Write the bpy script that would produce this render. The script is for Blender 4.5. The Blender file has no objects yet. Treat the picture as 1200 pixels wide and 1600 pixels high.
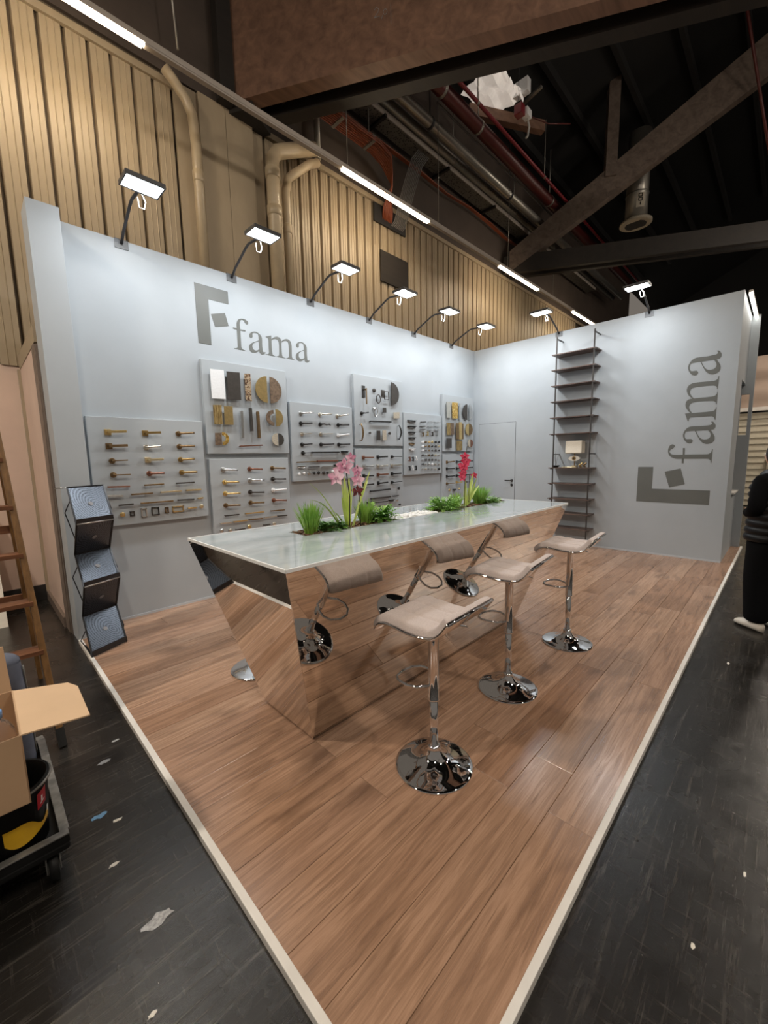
import bpy, bmesh, math, random
from mathutils import Vector, Matrix
from mathutils.geometry import tessellate_polygon

# ------------------------------------------------------------------ camera, world, exposure
SC = bpy.context.scene
COL = SC.collection
cam_d = bpy.data.cameras.new('camera'); cam = bpy.data.objects.new('camera', cam_d); COL.objects.link(cam)
cam_d.sensor_fit = 'VERTICAL'; cam_d.sensor_height = 36.0; cam_d.lens = 36.0 * 633.989 / 1600.0
cam_d.clip_start = 0.05; cam_d.clip_end = 200
_r = Vector((0.70206, -0.71185, -0.01952)); _u = Vector((0.10694, 0.07829, 0.99118)); _f = Vector((0.70404, 0.69796, -0.13109))
M = Matrix((( _r.x, _u.x, -_f.x), (_r.y, _u.y, -_f.y), (_r.z, _u.z, -_f.z))).to_4x4()
M.translation = (-7.02458, -4.44285, 1.5)
cam.matrix_world = M
SC.camera = cam
W = bpy.data.worlds.new('hall_air'); SC.world = W; W.use_nodes = True
W.node_tree.nodes['Background'].inputs[0].default_value = (1.0, 0.88, 0.76, 1)
W.node_tree.nodes['Background'].inputs[1].default_value = 0.16
SC.view_settings.view_transform = 'Standard'; SC.view_settings.look = 'None'
SC.view_settings.exposure = 0.0; SC.view_settings.gamma = 1.0; SC.view_settings.use_curve_mapping = False
SC.cycles.use_denoising = True
SC.cycles.sample_clamp_indirect = 4.0
SC.cycles.blur_glossy = 0.6
SC.cycles.max_bounces = 10; SC.cycles.glossy_bounces = 6; SC.cycles.diffuse_bounces = 4
FLOOD = 140.0      # emission of the booth floodlights
TUBE = 65.0        # emission of the linear hall lamps
HIGHBAY_FILL = 500.0     # emission of the added high-bay fill lamps

# ------------------------------------------------------------------ materials
def rgb(h):
    h = h.lstrip('#'); c = [int(h[i:i+2], 16) / 255 for i in (0, 2, 4)]
    return tuple((v / 12.92 if v <= 0.04045 else ((v + 0.055) / 1.055) ** 2.4) for v in c) + (1,)
class G:
    """small node-graph helper"""
    def __init__(s, name):
        s.m = bpy.data.materials.new(name); s.m.use_nodes = True; s.t = s.m.node_tree; s.n = s.t.nodes; s.l = s.t.links
        s.b = s.n['Principled BSDF']
    def node(s, t, **k):
        x = s.n.new(t)
        for a, v in k.items(): setattr(x, a, v)
        return x
    def lk(s, a, b): s.l.new(a, b)
    def coord(s, scale=(1, 1, 1), rand=False, kind='Object'):
        tc = s.node('ShaderNodeTexCoord'); mp = s.node('ShaderNodeMapping'); mp.inputs['Scale'].default_value = scale
        if rand:
            oi = s.node('ShaderNodeObjectInfo'); ml = s.node('ShaderNodeMath', operation='MULTIPLY'); ml.inputs[1].default_value = 53.7
            s.lk(oi.outputs['Random'], ml.inputs[0])
            ad = s.node('ShaderNodeVectorMath', operation='ADD'); s.lk(tc.outputs[kind], ad.inputs[0]); s.lk(ml.outputs[0], ad.inputs[1])
            s.lk(ad.outputs[0], mp.inputs['Vector'])
        else: s.lk(tc.outputs[kind], mp.inputs['Vector'])
        return mp.outputs[0]
    def noise(s, vec, scale, detail=4, rough=0.55, dist=0.0):
        x = s.node('ShaderNodeTexNoise'); x.inputs['Scale'].default_value = scale; x.inputs['Detail'].default_value = detail
        x.inputs['Roughness'].default_value = rough; x.inputs['Distortion'].default_value = dist
        s.lk(vec, x.inputs['Vector']); return x.outputs['Fac']
    def ramp(s, fac, stops):
        x = s.node('ShaderNodeValToRGB'); e = x.color_ramp.elements
        while len(e) < len(stops): e.new(0.5)
        for i, (p, c) in enumerate(stops): e[i].position = p; e[i].color = c if len(c) == 4 else tuple(c) + (1,)
        s.lk(fac, x.inputs['Fac']); return x.outputs['Color']
    def mix(s, a, b, fac, mode='MIX'):
        x = s.node('ShaderNodeMix', data_type='RGBA', blend_type=mode)
        for v, i in ((fac, 0), (a, 6), (b, 7)):
            if hasattr(v, 'links') or hasattr(v, 'is_linked'): s.lk(v, x.inputs[i])
            else: x.inputs[i].default_value = v
        return x.outputs[2]
    def bump(s, h, strength, dist=0.01):
        x = s.node('ShaderNodeBump'); x.inputs['Strength'].default_value = strength; x.inputs['Distance'].default_value = dist
        s.lk(h, x.inputs['Height']); s.lk(x.outputs[0], s.b.inputs['Normal'])
    def set(s, **k):
        for a, v in k.items():
            i = s.b.inputs[a.replace('_', ' ')]
            if hasattr(v, 'is_linked'): s.lk(v, i)
            else: i.default_value = v
        return s
def plain(name, col, rough=0.5, metal=0.0, var=0.12, scale=14.0, bump=0.0, stretch=(1, 1, 1), **k):
    g = G(name); c = rgb(col) if isinstance(col, str) else tuple(col) + (1,)
    v = g.coord(stretch); n = g.noise(v, scale)
    lo = tuple(x * (1 - var) for x in c[:3]); hi = tuple(min(1, x * (1 + var)) for x in c[:3])
    g.set(Base_Color=g.ramp(n, [(0.3, lo), (0.7, hi)]), Roughness=rough, Metallic=metal)
    if bump: g.bump(g.noise(v, scale * 4, 6), bump, 0.004)
    for a, x in k.items(): g.set(**{a: x})
    return g.m
def emit(name, col, strength, base='#ffffff'):
    g = G(name); g.set(Base_Color=rgb(base), Emission_Color=tuple(col) + (1,), Emission_Strength=strength, Roughness=0.4)
    return g.m
MT = {}
MT['paint'] = plain('booth_grey_paint', (0.405, 0.437, 0.463), 0.55, var=0.035, scale=2.2, bump=0.03)
MT['board'] = plain('display_board_paint', (0.395, 0.425, 0.445), 0.5, var=0.03, scale=3, bump=0.03)
MT['sign'] = plain('sign_grey_vinyl', (0.125, 0.13, 0.12), 0.5, var=0.04, scale=4)
MT['seam'] = plain('dark_seam', (0.05, 0.05, 0.05), 0.7)
MT['white_trim'] = plain('white_edge_trim', (0.72, 0.69, 0.64), 0.45, var=0.06, scale=9)
MT['pale_trim'] = plain('pale_skirting', (0.50, 0.52, 0.54), 0.4, var=0.04)
MT['chrome'] = plain('polished_chrome', (0.80, 0.80, 0.81), 0.035, 1.0, var=0.02)
MT['mirror'] = plain('mirror_polished_steel', (0.80, 0.775, 0.74), 0.012, 1.0, var=0.01, scale=1)
MT['steel'] = plain('brushed_steel', (0.62, 0.62, 0.61), 0.28, 1.0, var=0.05, scale=40)
MT['satin'] = plain('satin_nickel', (0.72, 0.68, 0.60), 0.3, 1.0, var=0.05)
MT['white'] = plain('white_lacquer', (0.82, 0.82, 0.82), 0.4, var=0.05, scale=60)
MT['black'] = plain('black_lacquer', (0.018, 0.017, 0.016), 0.4, var=0.1)
MT['dark'] = plain('dark_bronze', (0.07, 0.062, 0.055), 0.42, 0.5, var=0.12, scale=25)
MT['bronze'] = plain('antique_bronze', (0.25, 0.165, 0.085), 0.36, 0.85, var=0.2, scale=30)
MT['brass'] = plain('antique_brass', (0.40, 0.27, 0.11), 0.34, 0.9, var=0.15, scale=30)
MT['gold'] = plain('satin_gold', (0.74, 0.55, 0.25), 0.30, 0.95, var=0.1, scale=40)
MT['champagne'] = plain('champagne_gold', (0.74, 0.62, 0.40), 0.3, 0.9, var=0.06)
MT['copper'] = plain('copper_red', (0.30, 0.145, 0.10), 0.36, 0.8, var=0.12, scale=30)
MT['beige'] = plain('beige_stone', (0.42, 0.37, 0.29), 0.6, var=0.18, scale=70)
MT['brownstone'] = plain('brown_patinated_metal', (0.17, 0.115, 0.075), 0.5, 0.3, var=0.45, scale=45)
def speckle(name, stops, scale, metal=0.5, rough=0.4, stretch=(1, 1, 1), bump=0.4):
    g = G(name); v = g.coord(stretch); x = g.node('ShaderNodeTexVoronoi'); x.inputs['Scale'].default_value = scale; g.lk(v, x.inputs['Vector'])
    sp = g.node('ShaderNodeSeparateColor'); g.lk(x.outputs['Color'], sp.inputs[0])
    g.set(Base_Color=g.ramp(sp.outputs[0], stops), Roughness=rough, Metallic=metal); g.bump(x.outputs['Distance'], bump, 0.004); return g.m
MT['mosaic'] = speckle('stone_mosaic', [(0.2, (0.10, 0.055, 0.035)), (0.5, (0.33, 0.2, 0.1)), (0.85, (0.5, 0.4, 0.28))], 75)
MT['nugget'] = speckle('gold_nugget_relief', [(0.2, (0.55, 0.3, 0.05)), (0.6, (0.8, 0.52, 0.14)), (0.9, (0.9, 0.7, 0.3))], 60, 0.85, 0.3, bump=0.9)
g = G('streaked_brass'); n = g.noise(g.coord((1, 1, 0.12)), 90, 5)
g.set(Base_Color=g.ramp(n, [(0.3, (0.10, 0.06, 0.025)), (0.5, (0.36, 0.25, 0.10)), (0.75, (0.70, 0.53, 0.25))]), Roughness=0.4, Metallic=0.7); MT['streak'] = g.m
# timber laminate of the stand floor: grain runs along X, each plank its own piece of the pattern
g = G('oak_laminate_plank'); v = g.coord((0.7, 13, 13), rand=True); v2 = g.coord((1.6, 4.5, 4.5), rand=True); v3 = g.coord((2.2, 60, 60), rand=True)
fine = g.noise(v, 3.0, 12, 0.70, 0.7); blot = g.noise(v2, 1.5, 3, 0.5, 0.3); pore = g.noise(v3, 2.0, 3, 0.6)
c1 = g.ramp(fine, [(0.30, rgb('#846b5a')), (0.47, rgb('#a38772')), (0.60, rgb('#b99c86')), (0.78, rgb('#987d69'))])
c2 = g.mix(c1, rgb('#6c5647'), g.ramp(blot, [(0.57, (0, 0, 0)), (0.74, (0.72, 0.72, 0.72))]))
oi = g.node('ShaderNodeObjectInfo')
c3 = g.mix(c2, g.ramp(oi.outputs['Random'], [(0.0, rgb('#d8c2b0')), (0.5, rgb('#fff4ea')), (1.0, rgb('#e6d6cc'))]), 0.8, 'MULTIPLY')
c4 = g.mix(c3, rgb('#634b3b'), g.ramp(pore, [(0.60, (0, 0, 0)), (0.72, (0.45, 0.45, 0.45))]))
g.set(Base_Color=c4, Roughness=g.ramp(fine, [(0.3, (0.30,) * 3), (0.7, (0.20,) * 3)]), Specular_IOR_Level=0.5); g.bump(pore, 0.06, 0.002)
MT['plank'] = g.m
# black painted hall floor with scuffs
g = G('black_hall_floor'); v = g.coord((1, 1, 1)); vs = g.coord((0.8, 14.0, 1.0)); vt = g.coord((13.0, 1.0, 1.0))
n1 = g.noise(v, 1.4, 6, 0.6); n2 = g.noise(vs, 3.0, 9, 0.78, 0.3); n3 = g.noise(v, 28, 4, 0.7); n4 = g.noise(vt, 3.5, 8, 0.78, 0.5); n5 = g.noise(v, 5.0, 3, 0.6)
base = g.ramp(n1, [(0.3, rgb('#141311')), (0.7, rgb('#262320'))])
sc1 = g.mix(base, rgb('#55504a'), g.ramp(n2, [(0.53, (0, 0, 0)), (0.68, (0.65, 0.65, 0.65))]))
sc2 = g.mix(sc1, rgb('#4a4540'), g.ramp(n4, [(0.56, (0, 0, 0)), (0.68, (0.5, 0.5, 0.5))]))
sp_ = g.ramp(n3, [(0.735, (0, 0, 0)), (0.76, (0.55, 0.55, 0.55))]); lum = g.mix(sc2, rgb('#b8b2a6'), sp_)
g.set(Base_Color=lum, Roughness=g.ramp(n5, [(0.3, (0.16,) * 3), (0.7, (0.32,) * 3)]), Specular_IOR_Level=0.5)
g.bump(g.mix(n2, g.noise(v, 45, 7, 0.75), 0.5), 0.4, 0.004); MT['hallfloor'] = g.m
MT['scuff'] = plain('grey_scuff', (0.36, 0.36, 0.36), 0.7, var=0.4, scale=90)
MT['bluetape'] = plain('blue_tape_scrap', (0.12, 0.26, 0.42), 0.6)
MT['clad'] = plain('beige_cladding_paint', (0.37, 0.295, 0.20), 0.42, var=0.10, scale=3.2, bump=0.05, stretch=(1, 1, 0.4))
MT['cladback'] = plain('cladding_groove', (0.10, 0.075, 0.05), 0.7, var=0.1)
MT['upperwall'] = plain('brown_upper_wall', (0.075, 0.055, 0.043), 0.7, var=0.15, scale=2)
MT['pink'] = plain('pink_beige_wall_paint', (0.66, 0.50, 0.41), 0.6, var=0.06, scale=2.5, bump=0.1)
MT['brownframe'] = plain('taupe_door_frame', (0.17, 0.13, 0.105), 0.5, var=0.06)
MT['pvc'] = plain('beige_downpipe', (0.44, 0.35, 0.23), 0.35, var=0.07, scale=6)
MT['blackbase'] = plain('black_baseboard', (0.02, 0.018, 0.017), 0.5)
def wood(name, a, b, scale=6, stretch=(1, 12, 12), rough=0.6):
    g = G(name); n = g.noise(g.coord(stretch), scale, 7, 0.65, 0.5)
    g.set(Base_Color=g.ramp(n, [(0.3, rgb(a)), (0.7, rgb(b))]), Roughness=rough); g.bump(n, 0.15, 0.003); return g.m
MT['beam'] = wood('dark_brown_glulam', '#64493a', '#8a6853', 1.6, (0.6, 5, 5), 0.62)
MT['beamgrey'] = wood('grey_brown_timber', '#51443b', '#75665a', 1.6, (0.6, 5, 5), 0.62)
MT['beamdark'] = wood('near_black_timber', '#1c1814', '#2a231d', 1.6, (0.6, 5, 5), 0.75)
MT['purlin'] = plain('black_purlin', (0.012, 0.011, 0.010), 0.75)
MT['roof'] = plain('black_roof_sheet', (0.006, 0.0055, 0.005), 0.75, var=0.2, scale=1)
MT['redpipe'] = plain('red_pipe_paint', (0.095, 0.016, 0.013), 0.4, var=0.1, scale=4)
MT['redthin'] = plain('bright_red_pipe', (0.20, 0.015, 0.022), 0.35, var=0.08)
MT['zincpipe'] = plain('zinc_pipe_jacket', (0.35, 0.33, 0.29), 0.35, 0.7, var=0.1, scale=5)
MT['orange'] = plain('orange_cable_jacket', (0.24, 0.055, 0.02), 0.45, var=0.12)
MT['greycable'] = plain('grey_cable_jacket', (0.20, 0.19, 0.18), 0.5, var=0.12)
g = G('perforated_tray'); x = g.node('ShaderNodeTexVoronoi'); x.inputs['Scale'].default_value = 26; g.lk(g.coord(), x.inputs['Vector'])
g.set(Base_Color=g.ramp(x.outputs['Distance'], [(0.25, (0.015, 0.014, 0.012)), (0.4, (0.19, 0.175, 0.15))]), Roughness=0.5, Metallic=0.4); MT['tray'] = g.m
MT['bar'] = plain('lamp_channel', (0.42, 0.37, 0.32), 0.45, var=0.05)
MT['tube'] = emit('warm_linear_lamp', (1.0, 0.80, 0.55), TUBE)
MT['led'] = emit('floodlight_lens', (0.93, 0.97, 1.0), FLOOD)
MT['ledbar'] = emit('neutral_light_bar', (1.0, 0.96, 0.86), 9.0)
MT['highbay'] = emit('highbay_fill_lens', (1.0, 0.885, 0.755), HIGHBAY_FILL)
MT['gloweddiffuser'] = emit('lit_diffuser_foil', (1.0, 0.88, 0.76), 0.32)
MT['lampblack'] = plain('anthracite_lamp_body', (0.045, 0.045, 0.05), 0.45, var=0.08)
MT['clampgrey'] = plain('grey_clamp_plate', (0.11, 0.115, 0.12), 0.45, 0.3, var=0.06)
MT['whitecable'] = plain('white_cable', (0.75, 0.74, 0.7), 0.45)
# counter top: pale clouded glass
g = G('clouded_pale_glass_top'); v = g.coord((1.0, 2.4, 1)); n = g.noise(v, 2.6, 7, 0.6, 0.8)
g.set(Base_Color=g.ramp(n, [(0.3, (0.42, 0.49, 0.50)), (0.55, (0.56, 0.62, 0.645)), (0.8, (0.72, 0.76, 0.79))]), Roughness=0.10, Specular_IOR_Level=0.9, Coat_Weight=0.6, Coat_Roughness=0.04)
MT['top'] = g.m
MT['edge'] = plain('bright_polished_edge', (0.9, 0.91, 0.9), 0.3, 0.0, var=0.02)
MT['soil'] = speckle('bark_chips', [(0.2, (0.05, 0.025, 0.012)), (0.6, (0.16, 0.085, 0.04)), (0.9, (0.3, 0.18, 0.1))], 90, 0.0, 0.85)
MT['pebble'] = plain('white_pebble', (0.82, 0.82, 0.80), 0.35, var=0.1, scale=40)
def leafmat(name, a, b):
    g = G(name); n = g.noise(g.coord((1, 1, 1), rand=True), 9, 3)
    g.set(Base_Color=g.ramp(n, [(0.3, rgb(a)), (0.7, rgb(b))]), Roughness=0.45); g.set(Subsurface_Weight=0.0); return g.m
MT['strap'] = leafmat('orchid_strap_leaf', '#9db545', '#d2de80'); MT['grass'] = leafmat('grass_green', '#679a30', '#a9d05e')
MT['fern'] = leafmat('fern_green', '#5a9134', '#a3cf63'); MT['ferndark'] = leafmat('dark_fern_green', '#3d6b28', '#6f9f45')
MT['stem'] = plain('dark_plant_stem', (0.03, 0.028, 0.018), 0.6)
MT['petal'] = leafmat('pink_orchid_petal', '#b23a78', '#f6dbe6'); MT['petalred'] = leafmat('crimson_orchid_petal', '#b31238', '#e34a70')
MT['maroon'] = leafmat('maroon_bloom', '#4a1a1e', '#7d2f38')
# seat cloth
g = G('taupe_seat_cloth'); v = g.coord(); n = g.noise(v, 220, 3, 0.7)
g.set(Base_Color=g.ramp(n, [(0.3, (0.42, 0.345, 0.315)), (0.7, (0.56, 0.475, 0.44))]), Roughness=0.9, Sheen_Weight=0.2); g.bump(n, 0.2, 0.001); MT['cloth'] = g.m
MT['rubber'] = plain('black_rubber', (0.02, 0.02, 0.02), 0.6)
MT['shelfpost'] = plain('dark_shelf_metal', (0.05, 0.045, 0.042), 0.45, 0.4)
MT['shelfboard'] = wood('walnut_shelf', '#4c3d36', '#66534a', 4, (8, 1, 8), 0.5)
MT['shade'] = plain('cream_lamp_shade', (0.78, 0.71, 0.58), 0.8, var=0.05, scale=50)
MT['dulldisc'] = plain('dull_grey_disc', (0.22, 0.22, 0.23), 0.6)
MT['rackframe'] = plain('black_rack_frame', (0.018, 0.018, 0.02), 0.35, 0.3)
# perforated rack sheet: holes not cut, their dark is painted in rings on silver grey
g = G('perforated_rack_sheet'); tc = g.node('ShaderNodeTexCoord'); sx = g.node('ShaderNodeSeparateXYZ'); g.lk(tc.outputs['UV'], sx.inputs[0])
wv = g.node('ShaderNodeTexWave', wave_type='RINGS', rings_direction='SPHERICAL'); wv.inputs['Scale'].default_value = 5.2; wv.inputs['Distortion'].default_value = 0.0
mp = g.node('ShaderNodeMapping'); mp.inputs['Location'].default_value = (-0.5, -0.6, 0); g.lk(tc.outputs['UV'], mp.inputs['Vector']); g.lk(mp.outputs[0], wv.inputs['Vector'])
vo = g.node('ShaderNodeTexVoronoi'); vo.inputs['Scale'].default_value = 44; vo.inputs['Randomness'].default_value = 0.25; g.lk(tc.outputs['UV'], vo.inputs['Vector'])
hole = g.node('ShaderNodeMath', operation='MULTIPLY'); g.lk(g.ramp(wv.outputs['Fac'], [(0.35, (0, 0, 0)), (0.55, (1, 1, 1))]), hole.inputs[0]); g.lk(g.ramp(vo.outputs['Distance'], [(0.36, (1, 1, 1)), (0.44, (0, 0, 0))]), hole.inputs[1])
g.set(Base_Color=g.mix(rgb('#565b63'), rgb('#060607'), hole.outputs[0]), Metallic=0.75, Roughness=0.32); MT['perf'] = g.m
MT['card'] = plain('brown_cardboard', (0.46, 0.30, 0.175), 0.8, var=0.05, scale=5, bump=0.05)
MT['cardin'] = plain('pale_cardboard', (0.60, 0.415, 0.255), 0.8, var=0.04, scale=5, bump=0.05)
MT['ladder'] = wood('old_ladder_wood', '#5f4222', '#8a6437', 5, (10, 10, 1), 0.5)
MT['ladderstep'] = wood('red_brown_step', '#63402a', '#86573a', 5, (1, 10, 10), 0.5)
MT['cartplastic'] = plain('scuffed_black_plastic', (0.008, 0.008, 0.008), 0.5, var=0.3, scale=12, Specular_IOR_Level=0.2)
MT['cartrim'] = plain('worn_grey_rim', (0.22, 0.215, 0.20), 0.4, 0.5, var=0.4, scale=20)
MT['yellow'] = plain('yellow_label', (0.62, 0.36, 0.015), 0.4, var=0.06)
MT['redlabel'] = plain('red_label', (0.42, 0.015, 0.03), 0.4, var=0.05)
MT['bluecap'] = plain('blue_bottle_cap', (0.16, 0.32, 0.60), 0.4, var=0.05)
g = G('clear_bottle_plastic'); g.set(Base_Color=(0.9, 0.88, 0.88, 1), Roughness=0.06, Transmission_Weight=0.92, IOR=1.25); g.bump(g.noise(g.coord(), 30, 3), 0.3, 0.004); MT['clear'] = g.m
MT['bagcloth'] = plain('slate_blue_cloth', (0.10, 0.11, 0.145), 0.85, var=0.15, scale=15, bump=0.2)
MT['vest'] = plain('glossy_black_quilt', (0.005, 0.005, 0.0055), 0.42, var=0.1, Specular_IOR_Level=0.2)
MT['blackcloth'] = plain('black_knit', (0.004, 0.004, 0.0045), 0.95, var=0.15, scale=60, Specular_IOR_Level=0.1)
MT['hair'] = plain('dark_brown_hair', (0.02, 0.013, 0.01), 0.55, var=0.3, scale=60, stretch=(4, 4, 0.5))
MT['skin'] = plain('skin_tone', (0.50, 0.29, 0.20), 0.5, var=0.05)
MT['shoe'] = plain('cream_shoe', (0.70, 0.64, 0.55), 0.5, var=0.05)
MT['weather'] = plain('cream_weatherboard', (0.50, 0.46, 0.36), 0.6, var=0.06)
MT['tarp'] = plain('beige_tarp', (0.33, 0.25, 0.20), 0.7, var=0.1, scale=2, bump=0.4)
MT['pine'] = wood('raw_pine', '#9a7040', '#c69a62', 4, (1, 8, 8), 0.6)
MT['eyewhite'] = plain('ivory_glaze', (0.78, 0.74, 0.66), 0.3); MT['eyeiris'] = plain('gold_brown_iris', (0.3, 0.18, 0.05), 0.3, 0.5)
MT['foam'] = plain('white_foam_board', (0.7, 0.66, 0.58), 0.7, var=0.05)

# ------------------------------------------------------------------ mesh builder
class MB:
    def __init__(s): s.v = []; s.f = []; s.sm = []
    def add(s, vs, fs, smooth=False):
        o = len(s.v); s.v += [tuple(p) for p in vs]; s.f += [tuple(i + o for i in f) for f in fs]; s.sm += [smooth] * len(fs); return s
    def box(s, x0, x1, y0, y1, z0, z1):
        return s.add([(x0, y0, z0), (x1, y0, z0), (x1, y1, z0), (x0, y1, z0), (x0, y0, z1), (x1, y0, z1), (x1, y1, z1), (x0, y1, z1)],
                     [(0, 3, 2, 1), (4, 5, 6, 7), (0, 1, 5, 4), (1, 2, 6, 5), (2, 3, 7, 6), (3, 0, 4, 7)])
    def hexa(s, b, t):          # two matching quads
        return s.add(list(b) + list(t), [(0, 3, 2, 1), (4, 5, 6, 7), (0, 1, 5, 4), (1, 2, 6, 5), (2, 3, 7, 6), (3, 0, 4, 7)])
    def bar(s, p, q, w, h, up=(0, 0, 1)):   # rectangular bar from p to q
        p = Vector(p); q = Vector(q); d = (q - p).normalized(); u = Vector(up)
        if abs(d.dot(u)) > 0.98: u = Vector((0, 1, 0))
        a = d.cross(u).normalized() * (w / 2); b = a.cross(d).normalized() * (h / 2)
        return s.hexa([p - a - b, p + a - b, p + a + b, p - a + b], [q - a - b, q + a - b, q + a + b, q - a + b])
    def cyl(s, p, q, r, n=12, r2=None, caps=True):
        return s.tube([p, q], [r, r if r2 is None else r2], n, caps=caps)
    def tube(s, pts, r, n=8, closed=False, caps=True):
        pts = [Vector(p) for p in pts]; m = len(pts)
        rs = list(r) if isinstance(r, (list, tuple)) else [r] * m
        rings = []; prev = None
        for i, p in enumerate(pts):
            if closed: t = pts[(i + 1) % m] - pts[i - 1]
            else: t = pts[min(i + 1, m - 1)] - pts[max(i - 1, 0)]
            t.normalize()
            if prev is None:
                a = Vector((0, 0, 1)) if abs(t.z) < 0.9 else Vector((1, 0, 0))
                prev = t.cross(a).normalized()
            prev = (prev - t * prev.dot(t)).normalized(); b = t.cross(prev)
            rings.append([p + (prev * math.cos(2 * math.pi * k / n) + b * math.sin(2 * math.pi * k / n)) * rs[i] for k in range(n)])
        vs = [v for rg in rings for v in rg]; fs = []
        for i in range(m if closed else m - 1):
            j = (i + 1) % m
            for k in range(n): fs.append((i * n + k, i * n + (k + 1) % n, j * n + (k + 1) % n, j * n + k))
        s.add(vs, fs, True)
        if caps and not closed:
            o = len(s.v) - len(vs)
            s.f += [tuple(o + k for k in reversed(range(n))), tuple(o + (m - 1) * n + k for k in range(n))]; s.sm += [False, False]
        return s
    def lathe(s, prof, n=24, c=(0, 0, 0), smooth=True):
        vs = []; fs = []
        for r, z in prof:
            for k in range(n):
                a = 2 * math.pi * k / n; vs.append((c[0] + r * math.cos(a), c[1] + r * math.sin(a), c[2] + z))
        for i in range(len(prof) - 1):
            for k in range(n): fs.append((i * n + k, i * n + (k + 1) % n, (i + 1) * n + (k + 1) % n, (i + 1) * n + k))
        s.add(vs, fs, smooth)
        o = len(s.v) - len(vs)
        if prof[0][0] > 1e-5: s.f.append(tuple(o + k for k in reversed(range(n)))); s.sm.append(False)
        if prof[-1][0] > 1e-5: s.f.append(tuple(o + (len(prof) - 1) * n + k for k in range(n))); s.sm.append(False)
        return s
    def prism(s, poly, vec, holes=()):      # planar polygon (3-D points, may be concave, may have holes) pushed along vec
        vec = Vector(vec); loops = [[Vector(p) for p in poly]] + [[Vector(p) for p in h] for h in holes]
        flat = [p for l in loops for p in l]; N = len(flat)
        tris = tessellate_polygon(loops)
        vs = flat + [p + vec for p in flat]; fs = [tuple(t) for t in tris] + [tuple(i + N for i in reversed(t)) for t in tris]
        o = 0
        for l in loops:
            m = len(l)
            for i in range(m): fs.append((o + i, o + (i + 1) % m, o + (i + 1) % m + N, o + i + N))
            o += m
        return s.add(vs, fs)
    def ball(s, c, r, n=10, m=7, sc=(1, 1, 1)):
        pr = [(r * math.sin(math.pi * i / m), -r * math.cos(math.pi * i / m)) for i in range(m + 1)]
        vs = []; fs = []
        for rr, z in pr:
            for k in range(n):
                a = 2 * math.pi * k / n; vs.append((c[0] + rr * math.cos(a) * sc[0], c[1] + rr * math.sin(a) * sc[1], c[2] + z * sc[2]))
        for i in range(m):
            for k in range(n): fs.append((i * n + k, i * n + (k + 1) % n, (i + 1) * n + (k + 1) % n, (i + 1) * n + k))
        return s.add(vs, fs, True)
    def grid(s, fn, nu, nv, smooth=True):
        vs = [fn(i / nu, j / nv) for i in range(nu + 1) for j in range(nv + 1)]; w = nv + 1
        return s.add(vs, [(i * w + j, (i + 1) * w + j, (i + 1) * w + j + 1, i * w + j + 1) for i in range(nu) for j in range(nv)], smooth)
    def mesh(s, name, mat, off=(0, 0, 0), bevel=0.0, merge=True, recalc=True):
        me = bpy.data.meshes.new(name); o = Vector(off)
        me.from_pydata([Vector(p) - o for p in s.v], [], s.f); me.polygons.foreach_set('use_smooth', s.sm)
        bm = bmesh.new(); bm.from_mesh(me)
        if merge: bmesh.ops.remove_doubles(bm, verts=bm.verts, dist=1e-5)
        if recalc: bmesh.ops.recalc_face_normals(bm, faces=bm.faces)
        if bevel: bmesh.ops.bevel(bm, geom=[e for e in bm.edges if len(e.link_faces) == 2 and e.calc_face_angle(0) > 0.6], offset=bevel, segments=2, affect='EDGES', profile=0.5)
        bm.to_mesh(me); bm.free(); me.materials.append(MT[mat] if isinstance(mat, str) else mat); return me
def link(name, me, parent=None, loc=(0, 0, 0)):
    o = bpy.data.objects.new(name, me); COL.objects.link(o); o.location = loc
    if parent is not None: o.parent = parent
    return o
def tag(o, label=None, cat=None, group=None, kind=None):
    for k, v in (('label', label), ('category', cat), ('group', group), ('kind', kind)):
        if v: o[k] = v
    return o
def empty(name, loc=(0, 0, 0), label=None, cat=None, group=None, kind=None, rz=0.0):
    o = bpy.data.objects.new(name, None); COL.objects.link(o); o.location = loc; o.rotation_euler = (0, 0, rz); o.empty_display_size = 0.05
    return tag(o, label, cat, group, kind)
def wpos(p):
    v = Vector((0, 0, 0))
    while p is not None: v += Vector(p.location); p = p.parent
    return v
def part(root, name, mb, mat, bevel=0.0, label=None, kind=None, local=False, **k):   # mb in world coordinates unless local
    o = link(name, mb.mesh(name, mat, (0, 0, 0) if local else wpos(root), bevel, **k), root)
    return tag(o, label, kind=kind)
def solo(name, mb, mat, label=None, cat=None, group=None, kind=None, at=None, bevel=0.0):   # a thing that is one mesh, origin at its base
    if at is None:
        xs, ys, zs = zip(*mb.v); at = ((min(xs) + max(xs)) / 2, (min(ys) + max(ys)) / 2, min(zs))
    return tag(link(name, mb.mesh(name, mat, at, bevel), None, at), label, cat, group, kind)
def copy_tree(o, parent=None):
    c = o.copy(); COL.objects.link(c)
    if parent is not None: c.parent = parent
    for ch in list(o.children): copy_tree(ch, c)
    return c
ORD = ['first', 'second', 'third', 'fourth', 'fifth', 'sixth', 'seventh', 'eighth', 'ninth', 'tenth', 'eleventh', 'twelfth', 'thirteenth']
R = random.Random(11)

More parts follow.
